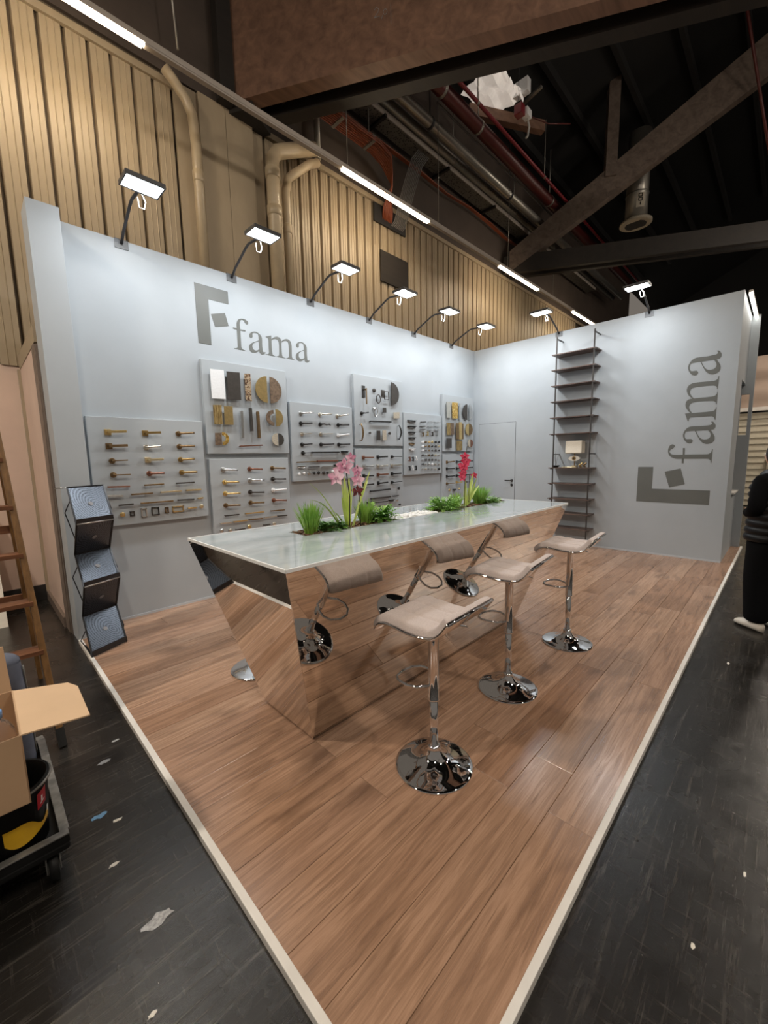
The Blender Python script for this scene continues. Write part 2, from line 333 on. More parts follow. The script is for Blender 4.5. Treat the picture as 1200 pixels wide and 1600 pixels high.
ITEMS = [
(1,'Ls','gold',(-6.119,1.783,-5.981,1.792)),
(1,'Ls','brass',(-5.817,1.783,-5.691,1.791)),
(1,'Lr','bronze',(-5.517,1.787,-5.379,1.797)),
(1,'Ls','bronze',(-6.121,1.658,-5.983,1.665)),
(1,'Lr','satin',(-5.818,1.649,-5.702,1.661)),
(1,'Lr','bronze',(-5.518,1.659,-5.384,1.664)),
(1,'Lt','bronze',(-6.109,1.525,-5.993,1.53)),
(1,'Ls','champagne',(-5.816,1.528,-5.689,1.535)),
(1,'Lr','brass',(-5.517,1.528,-5.398,1.533)),
(1,'Lt','bronze',(-6.111,1.398,-5.983,1.398)),
(1,'Lr','copper',(-5.813,1.399,-5.695,1.4)),
(1,'Lr','brass',(-5.516,1.399,-5.381,1.4)),
(1,'B','copper',(-6.173,1.292,-5.994,1.286)),
(1,'B','bronze',(-5.876,1.29,-5.7,1.291)),
(1,'B','dark',(-5.586,1.292,-5.409,1.292)),
(1,'B','bronze',(-5.992,1.209,-5.807,1.209)),
(1,'B','champagne',(-5.739,1.212,-5.542,1.212)),
(1,'B','gold',(-5.496,1.215,-5.347,1.212)),
(1,'B','steel',(-6.184,1.211,-6.059,1.203)),
(1,'B','dark',(-6.101,1.116,-5.98,1.119)),
(1,'B','bronze',(-5.921,1.119,-5.628,1.118)),
(1,'B','dark',(-5.586,1.121,-5.425,1.116)),
(1,'B','gold',(-5.386,1.122,-5.332,1.124)),
(1,'R','dark',(-6.012,1.049,-5.972,1.005)),
(1,'R','steel',(-5.917,1.067,-5.869,0.982)),
(1,'R','dark',(-5.826,1.069,-5.759,0.992)),
(1,'R','bronze',(-5.705,1.057,-5.672,1.0)),
(1,'R','gold',(-5.636,1.059,-5.528,0.999)),
(1,'B','gold',(-5.494,1.028,-5.405,1.028)),
(1,'K','champagne',(-5.354,1.035)),
(1,'K','gold',(-6.077,1.029)),
(2,'P','white',(-5.161,2.46,-5.014,2.465,-5.014,2.165,-5.161,2.162)),
(2,'P','dark',(-4.984,2.459,-4.835,2.466,-4.837,2.171,-4.986,2.163)),
(2,'P','mosaic',(-4.782,2.461,-4.71,2.468,-4.711,2.169,-4.783,2.167)),
(2,'Ml','gold',(-4.513,2.464,-4.511,2.167,-4.656,2.301)),
(2,'Mr','brownstone',(-4.47,2.465,-4.472,2.166,-4.322,2.317)),
(2,'P','streak',(-5.158,2.095,-5.065,2.1,-5.067,1.896,-5.156,1.894)),
(2,'P','gold',(-5.038,2.091,-4.943,2.094,-4.944,1.897,-5.043,1.895)),
(2,'V','steel',(-4.845,2.053,-4.85,1.756)),
(2,'V','dark',(-4.736,2.092,-4.734,1.835)),
(2,'V','bronze',(-4.649,2.058,-4.647,1.76)),
(2,'Hl','brownstone',(-4.441,2.09,-4.444,1.905,-4.542,1.997)),
(2,'Mr','gold',(-4.416,2.101,-4.412,1.902,-4.319,2.0)),
(2,'P','brownstone',(-5.156,1.804,-5.085,1.807,-5.09,1.675,-5.161,1.674)),
(2,'Hr','nugget',(-5.077,1.815,-5.083,1.675,-5.006,1.749)),
(2,'B','copper',(-4.89,1.665,-4.61,1.679)),
(2,'Ml','beige',(-4.404,1.822,-4.404,1.676,-4.483,1.75)),
(2,'Mr','dark',(-4.39,1.82,-4.393,1.676,-4.321,1.748)),
(3,'Lr','steel',(-5.085,1.412,-4.941,1.405)),
(3,'Lr','copper',(-4.776,1.41,-4.641,1.403)),
(3,'Lr','bronze',(-4.485,1.411,-4.333,1.403)),
(3,'Lr','gold',(-5.078,1.274,-4.937,1.273)),
(3,'Lr','steel',(-4.78,1.281,-4.626,1.275)),
(3,'Lr','dark',(-4.486,1.281,-4.335,1.274)),
(3,'Lr','gold',(-5.08,1.15,-4.929,1.144)),
(3,'Lr','dark',(-4.785,1.144,-4.635,1.134)),
(3,'Lr','white',(-4.489,1.147,-4.332,1.152)),
(3,'Lr','bronze',(-5.084,1.018,-4.938,1.01)),
(3,'Lr','bronze',(-4.788,1.022,-4.642,1.014)),
(3,'Lr','copper',(-4.489,1.026,-4.34,1.013)),
(3,'B','dark',(-5.114,0.906,-4.948,0.904)),
(3,'B','gold',(-4.872,0.904,-4.643,0.901)),
(3,'B','bronze',(-4.548,0.9,-4.36,0.896)),
(3,'B','satin',(-5.17,0.826,-5.044,0.824)),
(3,'B','gold',(-5.019,0.826,-4.85,0.826)),
(3,'B','bronze',(-4.836,0.829,-4.662,0.826)),
(3,'B','satin',(-4.638,0.829,-4.475,0.831)),
(3,'B','dark',(-4.463,0.829,-4.33,0.825)),
(3,'K','steel',(-5.158,0.745)),
(3,'K','satin',(-5.061,0.735)),
(3,'B','dark',(-5.0,0.732,-4.888,0.733)),
(3,'K','gold',(-4.831,0.747)),
(3,'K','satin',(-4.51,0.74)),
(3,'B','dark',(-4.658,0.742,-4.569,0.742)),
(4,'Lr','steel',(-4.044,2.079,-3.881,2.097)),
(4,'Lr','satin',(-3.751,2.082,-3.595,2.095)),
(4,'Lr','satin',(-3.461,2.079,-3.303,2.105)),
(4,'Lr','black',(-4.051,1.955,-3.911,1.963)),
(4,'Lc','black',(-3.751,1.957,-3.596,1.964)),
(4,'Lr','black',(-3.45,1.962,-3.294,1.969)),
(4,'Lt','satin',(-4.04,1.823,-3.918,1.833)),
(4,'Lt','satin',(-3.749,1.832,-3.581,1.84)),
(4,'Lr','white',(-3.456,1.823,-3.297,1.84)),
(4,'Lr','black',(-4.047,1.694,-3.925,1.703)),
(4,'Lr','black',(-3.75,1.697,-3.572,1.705)),
(4,'Lr','black',(-3.451,1.7,-3.291,1.706)),
(4,'Lt','black',(-4.039,1.587,-3.954,1.591)),
(4,'B','black',(-3.917,1.592,-3.467,1.595)),
(4,'C','black',(-3.418,1.593,-3.291,1.593)),
(4,'B','bronze',(-4.151,1.472,-3.856,1.476)),
(4,'B','copper',(-3.836,1.48,-3.499,1.478)),
(4,'B','dark',(-3.493,1.48,-3.29,1.482)),
(4,'C','steel',(-4.136,1.409,-4.008,1.409)),
(4,'B','dark',(-3.97,1.408,-3.81,1.409)),
(4,'B','steel',(-3.76,1.406,-3.602,1.408)),
(4,'C','black',(-3.555,1.413,-3.404,1.413)),
(4,'K','white',(-4.122,1.324)),
(4,'K','white',(-4.048,1.333)),
(4,'K','steel',(-3.973,1.33)),
(4,'K','black',(-3.893,1.329)),
(4,'K','black',(-3.823,1.328)),
(4,'K','dark',(-3.738,1.325)),
(4,'K','black',(-3.677,1.322)),
(4,'K','white',(-3.588,1.34)),
(4,'K','dark',(-3.526,1.316)),
(4,'K','black',(-3.439,1.337)),
(4,'K','black',(-3.307,1.308)),
(5,'W','black',(-2.965,2.534,-2.971,2.369,-2.952,2.481,-2.957,2.273)),
(5,'Or','dark',(-2.756,2.489,-2.696,2.388)),
(5,'Os','dark',(-2.574,2.463,-2.528,2.435)),
(5,'Mr','dark',(-2.413,2.64,-2.418,2.302,-2.245,2.507)),
(5,'Lr','black',(-3.013,2.145,-2.936,2.158)),
(5,'Or','steel',(-2.765,2.225,-2.756,2.194)),
(5,'P','dark',(-2.608,2.251,-2.536,2.257,-2.534,2.183,-2.606,2.178)),
(5,'P','beige',(-2.375,2.196,-2.241,2.207,-2.241,2.115,-2.373,2.105)),
(5,'B','black',(-2.867,2.039,-2.431,2.05)),
(5,'V','bronze',(-3.057,2.0,-3.052,1.753)),
(5,'K','dark',(-2.874,1.873)),
(5,'P','dark',(-2.743,1.909,-2.669,1.911,-2.67,1.771,-2.744,1.77)),
(5,'P','beige',(-2.623,1.917,-2.543,1.922,-2.541,1.771,-2.621,1.767)),
(5,'K','dark',(-2.46,1.88)),
(5,'V','black',(-2.255,2.01,-2.26,1.785)),
(6,'Ls','copper',(-3.001,1.518,-2.837,1.516)),
(6,'Ls','black',(-2.705,1.521,-2.54,1.526)),
(6,'Lt','black',(-2.397,1.522,-2.218,1.522)),
(6,'Ls','steel',(-2.993,1.391,-2.846,1.387)),
(6,'Ls','satin',(-2.709,1.386,-2.544,1.39)),
(6,'Ls','satin',(-2.406,1.389,-2.211,1.395)),
(6,'Ls','black',(-3.001,1.252,-2.845,1.249)),
(6,'Ls','copper',(-2.709,1.259,-2.532,1.261)),
(6,'Ls','black',(-2.403,1.26,-2.236,1.26)),
(6,'Ls','black',(-3.002,1.124,-2.846,1.125)),
(6,'Ls','black',(-2.707,1.13,-2.545,1.135)),
(6,'Lt','black',(-2.407,1.127,-2.222,1.131)),
(6,'B','black',(-2.892,1.019,-2.47,1.024)),
(6,'K','black',(-2.271,1.024)),
(6,'B','dark',(-2.886,0.907,-2.469,0.907)),
(6,'B','dark',(-2.409,0.909,-2.287,0.91)),
(6,'C','black',(-2.957,0.847,-2.821,0.842)),
(6,'B','dark',(-2.797,0.84,-2.54,0.84)),
(6,'C','dark',(-2.497,0.839,-2.377,0.839)),
(6,'K','steel',(-2.31,0.837)),
(6,'K','black',(-2.25,0.761)),
(7,'C','black',(-2.027,2.079,-1.821,2.089)),
(7,'C','black',(-2.028,1.988,-1.823,1.997)),
(7,'C','black',(-2.007,1.898,-1.838,1.903)),
(7,'C','black',(-2.0,1.81,-1.84,1.813)),
(7,'C','bronze',(-1.992,1.721,-1.854,1.723)),
(7,'C','white',(-1.99,1.635,-1.855,1.635)),
(7,'V','copper',(-2.004,1.519,-2.002,1.444)),
(7,'V','black',(-1.925,1.518,-1.923,1.443)),
(7,'V','white',(-1.856,1.524,-1.829,1.459)),
(7,'V','black',(-2.012,1.369,-2.001,1.293)),
(7,'V','white',(-1.935,1.373,-1.927,1.296)),
(7,'V','black',(-1.853,1.371,-1.847,1.294)),
(7,'B','dark',(-1.712,2.082,-1.59,2.092)),
(7,'B','steel',(-1.511,2.092,-1.385,2.102)),
(7,'B','steel',(-1.333,2.1,-1.202,2.111)),
(7,'B','dark',(-1.727,2.009,-1.606,2.019)),
(7,'B','steel',(-1.522,2.017,-1.396,2.027)),
(7,'B','steel',(-1.329,2.025,-1.198,2.035)),
(7,'B','dark',(-1.728,1.956,-1.607,1.965)),
(7,'B','steel',(-1.528,1.963,-1.402,1.973)),
(7,'B','steel',(-1.334,1.97,-1.203,1.98)),
(7,'V','bronze',(-1.656,1.917,-1.656,1.847)),
(7,'V','gold',(-1.537,1.935,-1.537,1.864)),
(7,'V','dark',(-1.403,1.934,-1.403,1.861)),
(7,'V','steel',(-1.265,1.934,-1.265,1.861)),
(7,'K','white',(-1.66,1.757)),
(7,'K','bronze',(-1.578,1.758)),
(7,'K','gold',(-1.49,1.759)),
(7,'K','gold',(-1.401,1.761)),
(7,'K','black',(-1.306,1.762)),
(7,'K','black',(-1.211,1.763)),
(7,'K','white',(-1.661,1.685)),
(7,'K','bronze',(-1.579,1.686)),
(7,'K','bronze',(-1.491,1.687)),
(7,'K','black',(-1.401,1.687)),
(7,'K','dark',(-1.306,1.688)),
(7,'K','champagne',(-1.211,1.689)),
(7,'K','white',(-1.662,1.618)),
(7,'K','dark',(-1.579,1.617)),
(7,'K','bronze',(-1.491,1.617)),
(7,'K','dark',(-1.402,1.617)),
(7,'K','dark',(-1.306,1.617)),
(7,'K','black',(-1.211,1.617)),
(7,'K','dark',(-1.663,1.54)),
(7,'K','steel',(-1.58,1.539)),
(7,'K','bronze',(-1.492,1.538)),
(7,'K','dark',(-1.402,1.538)),
(7,'K','champagne',(-1.307,1.537)),
(7,'K','steel',(-1.212,1.536)),
(7,'K','steel',(-1.663,1.462)),
(7,'K','dark',(-1.581,1.461)),
(7,'K','dark',(-1.492,1.459)),
(7,'K','dark',(-1.403,1.458)),
(7,'K','dark',(-1.307,1.456)),
(7,'K','steel',(-1.212,1.454)),
(7,'K','black',(-1.664,1.39)),
(7,'K','steel',(-1.581,1.388)),
(7,'K','steel',(-1.493,1.386)),
(7,'K','white',(-1.403,1.384)),
(7,'K','satin',(-1.308,1.381)),
(7,'K','steel',(-1.212,1.379)),
(7,'K','steel',(-1.665,1.311)),
(7,'K','satin',(-1.582,1.309)),
(7,'K','steel',(-1.494,1.306)),
(7,'K','steel',(-1.404,1.303)),
(7,'K','satin',(-1.308,1.3)),
(7,'K','black',(-1.212,1.297)),
(8,'P','satin',(-1.002,2.471,-0.883,2.474,-0.867,2.196,-0.991,2.192)),
(8,'P','nugget',(-0.835,2.472,-0.659,2.48,-0.655,2.198,-0.827,2.191)),
(8,'P','steel',(-0.625,2.476,-0.556,2.478,-0.548,2.184,-0.611,2.184)),
(8,'Ml','dark',(-0.354,2.476,-0.342,2.185,-0.495,2.324)),
(8,'Mr','steel',(-0.288,2.477,-0.276,2.191,-0.162,2.346)),
(8,'P','streak',(-1.002,2.104,-0.893,2.109,-0.881,1.893,-0.991,1.89)),
(8,'P','brownstone',(-0.886,2.107,-0.777,2.109,-0.769,1.899,-0.877,1.896)),
(8,'P','bronze',(-0.718,2.111,-0.622,2.115,-0.608,1.822,-0.705,1.82)),
(8,'P','gold',(-0.618,2.135,-0.524,2.139,-0.516,1.821,-0.606,1.819)),
(8,'P','bronze',(-0.519,2.113,-0.469,2.116,-0.464,1.827,-0.511,1.826)),
(8,'Ml','gold',(-0.293,2.124,-0.284,1.902,-0.396,2.006)),
(8,'Mr','bronze',(-0.273,2.122,-0.267,1.907,-0.156,2.014)),
(8,'P','dark',(-1.001,1.833,-0.848,1.836,-0.847,1.662,-0.997,1.662)),
(8,'P','streak',(-0.689,1.794,-0.511,1.797,-0.505,1.621,-0.683,1.621)),
(8,'Ml','beige',(-0.239,1.829,-0.231,1.679,-0.319,1.753)),
(8,'Mr','copper',(-0.224,1.826,-0.219,1.681,-0.142,1.755)),
(9,'Ls','bronze',(-0.956,1.411,-0.777,1.421)),
(9,'Ls','black',(-0.65,1.412,-0.508,1.416)),
(9,'Ls','black',(-0.35,1.413,-0.17,1.419)),
(9,'Ls','black',(-0.956,1.289,-0.772,1.292)),
(9,'Ls','black',(-0.649,1.286,-0.5,1.288)),
(9,'Ls','black',(-0.349,1.29,-0.168,1.292)),
(9,'Ls','black',(-0.955,1.153,-0.764,1.153)),
(9,'Ls','black',(-0.648,1.152,-0.493,1.152)),
(9,'Ls','black',(-0.347,1.157,-0.165,1.155)),
(9,'Lt','bronze',(-0.955,1.022,-0.786,1.019)),
(9,'Ls','gold',(-0.647,1.029,-0.528,1.029)),
(9,'Lt','dark',(-0.345,1.019,-0.194,1.016)),
(9,'K','gold',(-0.893,0.899)),
(9,'C','black',(-0.779,0.891,-0.687,0.888)),
(9,'K','gold',(-0.581,0.905)),
]
GLYPHS = {'f':([(0.3859,0.0083,1),(0.5144,0.0055,1),(0.5136,0.01,1),(0.4881,0.0152,0),(0.4739,0.0296,0),(0.4694,0.0468,0),(0.4695,0.1218,0),(0.4693,0.212,1),(0.5307,0.2143,1),(0.5311,0.2296,1),(0.4686,0.2269,1),(0.4678,0.2865,0),(0.4777,0.3192,0),(0.4959,0.3332,0),(0.5113,0.332,0),(0.5228,0.3219,0),(0.5335,0.3055,0),(0.5495,0.2958,0),(0.5639,0.3009,0),(0.5685,0.3161,0),(0.56,0.3328,0),(0.5347,0.3442,0),(0.5066,0.3468,0),(0.4781,0.3407,0),(0.4521,0.3241,0),(0.4363,0.2974,0),(0.4298,0.2715,0),(0.4293,0.2315,1),(0.3872,0.231,1),(0.3856,0.2163,1),(0.4291,0.2157,1),(0.4284,0.1271,0),(0.4278,0.044,0),(0.4227,0.0262,0),(0.4104,0.0169,0),(0.386,0.0125,1)],None),'a':([(0.7632,0.0349,1),(0.7621,0.0204,0),(0.742,0.0058,0),(0.7225,-0.0005,0),(0.7038,0.0031,0),(0.6926,0.0157,0),(0.6903,0.0327,1),(0.6591,0.0153,0),(0.6297,0.0019,0),(0.5961,0.0015,0),(0.5727,0.0171,0),(0.5619,0.0491,0),(0.5703,0.0769,0),(0.5958,0.1022,0),(0.636,0.1247,0),(0.6762,0.1432,0),(0.6873,0.1499,1),(0.6874,0.1842,0),(0.6843,0.2145,1),(0.6659,0.2236,0),(0.6385,0.2227,0),(0.6166,0.2123,0),(0.6137,0.1937,0),(0.6127,0.1713,0),(0.5983,0.159,0),(0.5811,0.1632,0),(0.5719,0.1808,0),(0.5802,0.2018,0),(0.6035,0.2218,0),(0.6341,0.2348,0),(0.6617,0.2366,0),(0.691,0.2273,0),(0.7147,0.2103,0),(0.728,0.1868,0),(0.73,0.1587,0),(0.7279,0.0991,0),(0.732,0.047,0),(0.7367,0.032,0),(0.7469,0.027,0)],[(0.6867,0.1391,1),(0.6887,0.053,1),(0.6651,0.0367,0),(0.6408,0.0305,0),(0.6194,0.0356,0),(0.6071,0.0521,0),(0.6055,0.0793,0),(0.6177,0.1017,0),(0.6456,0.1213,0)]),'m':([(0.8518,0.2337,1),(0.8536,0.1936,1),(0.8769,0.2129,0),(0.9053,0.229,0),(0.9329,0.2353,0),(0.9646,0.2297,0),(0.9812,0.2107,0),(0.9857,0.1888,1),(1.0108,0.2126,0),(1.0393,0.2277,0),(1.0668,0.2339,0),(1.0978,0.227,0),(1.1189,0.2062,0),(1.1262,0.1717,0),(1.1257,0.1157,0),(1.1235,0.0525,0),(1.1273,0.0259,0),(1.1407,0.0124,0),(1.1606,0.0097,1),(1.1588,0.0047,1),(1.0481,0.0069,1),(1.0488,0.0123,1),(1.0671,0.0156,0),(1.0797,0.0288,0),(1.0845,0.0498,0),(1.0868,0.1131,0),(1.0848,0.169,0),(1.078,0.197,0),(1.0529,0.2086,0),(1.0256,0.2024,0),(0.997,0.1852,0),(0.9851,0.1748,1),(0.9852,0.1064,0),(0.9867,0.0432,0),(0.9934,0.0208,0),(1.01,0.0096,0),(1.0253,0.0086,1),(1.0248,0.0044,1),(0.9143,0.0051,1),(0.9148,0.0101,1),(0.9334,0.0147,0),(0.9451,0.0279,0),(0.949,0.049,0),(0.9519,0.1042,0),(0.9517,0.1603,0),(0.9419,0.1926,0),(0.9138,0.2064,0),(0.8808,0.1976,0),(0.8534,0.1803,1),(0.8529,0.0976,0),(0.8553,0.0385,0),(0.8636,0.0161,0),(0.8811,0.009,0),(0.8888,0.0091,1),(0.8884,0.0041,1),(0.7768,0.0048,1),(0.7772,0.0102,1),(0.7985,0.0158,0),(0.8089,0.027,0),(0.8126,0.0398,0),(0.813,0.1079,0),(0.8135,0.1777,0),(0.8094,0.193,0),(0.7975,0.1998,0),(0.7788,0.2022,1),(0.7793,0.2089,1)],None)}

# ------------------------------------------------------------------ SETTING: floors
HZ = -0.03                     # hall floor level; stand floor is at z = 0
hf = MB().add([(-16, -16, HZ), (22, -16, HZ), (22, 1.6, HZ), (-16, 1.6, HZ)], [(0, 1, 2, 3)])
hall_floor = solo('floor_hall', hf, 'hallfloor', kind='structure', at=(0, 0, HZ))
R2 = random.Random(3)
for i, (x, y, s, m) in enumerate([(-6.74, -3.05, .05, 'scuff'), (-6.70, -2.05, .03, 'scuff'), (-6.79, -2.42, .03, 'bluetape'), (-6.74, -2.5, .02, 'foam'), (-6.80, -2.72, .018, 'foam'), (-6.62, -1.9, .02, 'scuff'), (-5.2, -4.45, .012, 'foam'), (-5.6, -4.35, .012, 'foam'), (-3.3, -4.25, .02, 'foam'), (-6.83, -3.3, .014, 'foam')]):
    pts = [(x + s * (0.6 + 0.6 * R2.random()) * math.cos(a) * 1.0, y + s * 0.5 * (0.5 + 0.7 * R2.random()) * math.sin(a), HZ + 0.0005) for a in [k * math.pi / 6 for k in range(12)]]
    part(hall_floor, 'paint_mark', MB().prism(pts, (0, 0, 0.001)), m)
# stand floor: rows of 0.18 m planks running along X
stand = empty('floor', (0, 0, 0), kind='structure')
part(stand, 'subfloor', MB().box(-6.515, 1.46, -4.01, -3.86, HZ + .001, -0.0095).box(-6.515, 0.06, -3.86, 0.06, HZ + .001, -0.0095), 'seam')
PW = 0.1805; L = 1.38; g_ = 0.0008
for r in range(23):
    y0 = -4.015 + r * PW; y1 = min(y0 + PW, 0.04)
    if y1 - y0 < 0.02: break
    xo = (-5.458 if r % 2 == 0 else -5.178) + (0 if r < 4 else R2.choice((0, .24, -.2, -.42, .12)))
    xend = 1.45 if r == 0 else 0.04
    x = xo - 4 * L
    while x + L < -6.505: x += L
    while x < xend:
        a = max(x, -6.505); b = min(x + L, xend)
        if b - a > 0.03:
            cx, cy = (a + b) / 2, (y0 + y1) / 2
            mb = MB().box(a + g_, b - g_, y0 + g_, y1 - g_, -0.0095, 0.0)
            o = link('plank', mb.mesh('plank', 'plank', (cx, cy, 0)), stand, (cx, cy, 0))
            bv = o.modifiers.new('b', 'BEVEL'); bv.width = 0.0012; bv.segments = 1
        x += L
solo('trim_1', MB().box(-6.53, -6.503, -4.04, -0.22, HZ, 0.003), 'white_trim', kind='structure', bevel=0.002)
solo('trim_2', MB().box(-6.503, 1.46, -4.04, -4.014, HZ, 0.003), 'white_trim', kind='structure', bevel=0.002)

# ------------------------------------------------------------------ SETTING: stand walls
H = 3.5
solo('wall_left', MB().box(-6.34, 0.06, 0.0, 0.06, 0, H), 'paint', kind='structure')
solo('wall_pilaster', MB().box(-6.525, -6.32, -0.22, 0.06, HZ, H), 'paint', kind='structure', bevel=0.002)
# right wall with its end return and service hatch
rw = empty('wall_right', (0, 0, 0), kind='structure')
part(rw, 'wall_panel', MB().box(0.0, 0.06, -3.9, 0.0, 0, H), 'paint')
part(rw, 'return_panel', MB().box(0.06, 0.72, -3.9, -3.84, 0, H).box(0.72, 1.40, -3.9, -3.84, 0, 0.9).box(0.72, 1.40, -3.9, -3.84, 2.5, H), 'paint')
fin = MB().box(1.40, 1.46, -4.0, -3.955, 0, H).box(1.40, 1.46, -3.86, -3.3, 0, H).box(1.40, 1.46, -3.955, -3.86, 0, 1.75).box(1.40, 1.46, -3.955, -3.86, 2.36, H)
part(rw, 'fin_panel', fin, 'paint')
part(rw, 'hatch_sill', MB().box(0.70, 1.42, -3.93, -3.5, 0.88, 0.905), 'white_trim')
part(rw, 'hatch_back', MB().box(0.06, 1.40, -3.32, -3.28, 0, H), 'paint')
solo('baseboard_left', MB().box(-6.32, 0, -0.006, 0, 0.0, 0.022), 'pale_trim', kind='structure')
solo('baseboard_right', MB().box(-0.006, 0, -3.9, 0, 0.0, 0.022), 'pale_trim', kind='structure')
# flush door in the right wall
d1 = empty('door_1', (0, -0.51, 0), kind='structure')
part(d1, 'door_seam', MB().box(-0.003, 0, -0.890, -0.130, 0.025, 2.115), 'seam')
part(d1, 'door_leaf', MB().box(-0.0045, -0.003, -0.885, -0.135, 0.03, 2.11), 'paint')
dh = part(d1, 'door_handle', MB().lathe([(0.026, 0), (0.026, 0.009), (0.012, 0.011), (0.010, 0.045)], 14, (0, 0, 0)), 'black', local=True)
dh.location = (-0.0045, -0.835 + 0.51, 1.05); dh.rotation_euler = (0, -math.pi / 2, 0)
lv = link('lever', MB().bar((0, 0, 0.04), (0, 0.125, 0.04), 0.016, 0.014).mesh('lever', 'black', bevel=0.003), dh)
lk_ = part(d1, 'lock_rosette', MB().lathe([(0.026, 0), (0.026, 0.009), (0.02, 0.011)], 14), 'black', local=True)
lk_.location = (-0.0045, -0.835 + 0.51, 0.965); lk_.rotation_euler = (0, -math.pi / 2, 0)

# ------------------------------------------------------------------ SETTING: hall side behind the stand
HW = 1.52
hw = empty('wall_back', (0, HW, 0), kind='structure')
part(hw, 'lower_wall', MB().box(-12, 9, HW + .02, HW + .1, HZ, 2.56), 'pink')
part(hw, 'groove_backing', MB().box(-12, 14, HW + .07, HW + .1, 2.54, 6.45), 'cladback')
part(hw, 'upper_wall', MB().box(-14, 16, HW + .03, HW + .1, 6.40, 9.6), 'upperwall')
def clad_mesh(w):
    m = MB(); prof = [(0, .07), (0.012, .006), (w * .31, 0.004), (w * .34, -.0025), (w * .37, 0.004), (w * .64, 0.004), (w * .67, -.0025), (w * .70, 0.004), (w - .012, .006), (w, .07)]
    m.add([(x, y, z) for z in (0, 1) for x, y in prof], [(i, i + 1, i + 1 + len(prof), i + len(prof)) for i in range(len(prof) - 1)])
    return m.mesh('cladding_panel', 'clad')
for x, n, pitch, w, z1 in ((-9.57, 22, .2215, .203, 6.22), (-3.40, 62, .2045, .174, 6.30)):
    me = clad_mesh(w)
    for i in range(n):
        o = link('cladding_panel', me, hw, (x + i * pitch, 0.0, 2.56)); o.scale = (1, 1, z1 - 2.56 + 0.0011 * i)
part(hw, 'cladding_cap', MB().box(-12, -4.70, HW - .03, HW + .02, 6.22, 6.30).box(-3.40, 12, HW - .03, HW + .02, 6.32, 6.40), 'clad')
# flat cover sheets round the hall column
for a, b, y in ((-4.69, -4.40, HW + .0), (-4.395, -4.03, HW - .05), (-4.025, -3.62, HW - .05), (-3.615, -3.44, HW + .0)):
    part(hw, 'cover_sheet', MB().box(a, b, y, HW + .05, 2.56, 6.35), 'clad', bevel=0.004)
part(hw, 'column_post', MB().box(-4.15, -3.95, 1.30, 1.46, 6.35, 9.5), 'beamdark')
part(hw, 'wall_plate', MB().box(-0.99, -0.19, HW - .03, HW - .01, 4.95, 5.52), 'beamdark')
part(hw, 'dark_opening_slab', MB().box(-1.16, -0.27, HW - .045, HW - .012, 5.98, 6.30), 'blackbase')  # black slab stands in for the dark inside the wall opening
# pink return wall, its frame and dark baseboards
rt = empty('wall_return', (-6.50, 0.9, HZ), kind='structure')
part(rt, 'return_panel', MB().box(-6.535, -6.46, 0.30, HW + .02, HZ, 2.52), 'pink')
part(rt, 'corner_bead', MB().box(-6.56, -6.535, HW - .03, HW + .02, HZ, 2.52), 'clad')
part(rt, 'door_frame', MB().box(-6.545, -6.46, 0.16, 0.30, HZ, 2.52).box(-6.545, -6.46, 0.10, 0.155, HZ, 2.5), 'brownframe', bevel=0.006)
part(rt, 'header', MB().box(-6.54, -6.46, 0.10, HW, 2.52, 2.66), 'clad')
part(rt, 'kerb', MB().box(-6.56, -6.535, 0.30, HW, HZ, 0.07), 'brownframe')
part(rt, 'back_stile', MB().box(-6.535, -6.525, 0.062, 0.10, HZ, 2.5), 'brownframe')
solo('baseboard_back', MB().box(-12, -6.56, HW - .005, HW + .02, HZ, 0.14), 'blackbase', kind='structure')

# ------------------------------------------------------------------ SETTING: roof, trusses
roof = empty('ceiling', (0, 0, 9), kind='structure')
solo('wall_far', MB().box(22, 22.2, -30, 1.6, HZ, 20), 'roof', kind='structure')
def rz_(y): return 9.3 + (1.6 - y) * 0.5
part(roof, 'roof_sheet', MB().hexa([(-16, 1.62, rz_(1.62)), (22, 1.62, rz_(1.62)), (22, -18, rz_(-18)), (-16, -18, rz_(-18))], [(-16, 1.62, rz_(1.62) + .1), (22, 1.62, rz_(1.62) + .1), (22, -18, rz_(-18) + .1), (-16, -18, rz_(-18) + .1)]), 'roof')
for i in range(14):
    y = 1.0 - i * 1.0
    part(roof, 'purlin', MB().box(-10, 16, y - .05, y + .05, rz_(y) - .22, rz_(y) - .02), 'purlin')
D = Vector((0.5, -0.8660, 0)); N = Vector((0.8660, 0.5, 0))
def tpt(p, a, z): v = N * p + D * a; return (v.x, v.y, z)
def tbox(p0, p1, a0, a1, z0, z1): return MB().prism([tpt(p0, a0, z0), tpt(p0, a1, z0), tpt(p0, a1, z1), tpt(p0, a0, z1)], N * (p1 - p0))
def tdiag(p0, p1, a0, zb0, zt0, a1, zb1, zt1): return MB().prism([tpt(p0, a0, zb0), tpt(p0, a1, zb1), tpt(p0, a1, zt1), tpt(p0, a0, zt0)], N * (p1 - p0))
GRP = 'timber roof trusses above the stand'
t1 = empty('roof_truss', tpt(-2.45, 0, 6.4), 'massive dark brown double-plank timber truss nearest overhead with chalk figures', 'truss', GRP)
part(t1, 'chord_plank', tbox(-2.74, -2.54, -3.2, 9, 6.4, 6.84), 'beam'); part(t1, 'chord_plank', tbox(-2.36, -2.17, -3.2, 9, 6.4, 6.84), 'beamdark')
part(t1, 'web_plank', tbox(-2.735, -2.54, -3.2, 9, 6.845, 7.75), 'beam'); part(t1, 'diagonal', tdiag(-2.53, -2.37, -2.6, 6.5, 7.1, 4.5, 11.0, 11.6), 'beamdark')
part(t1, 'end_gusset', tbox(-2.70, -2.2, -3.3, -2.9, 6.3, 6.39), 'beamdark')
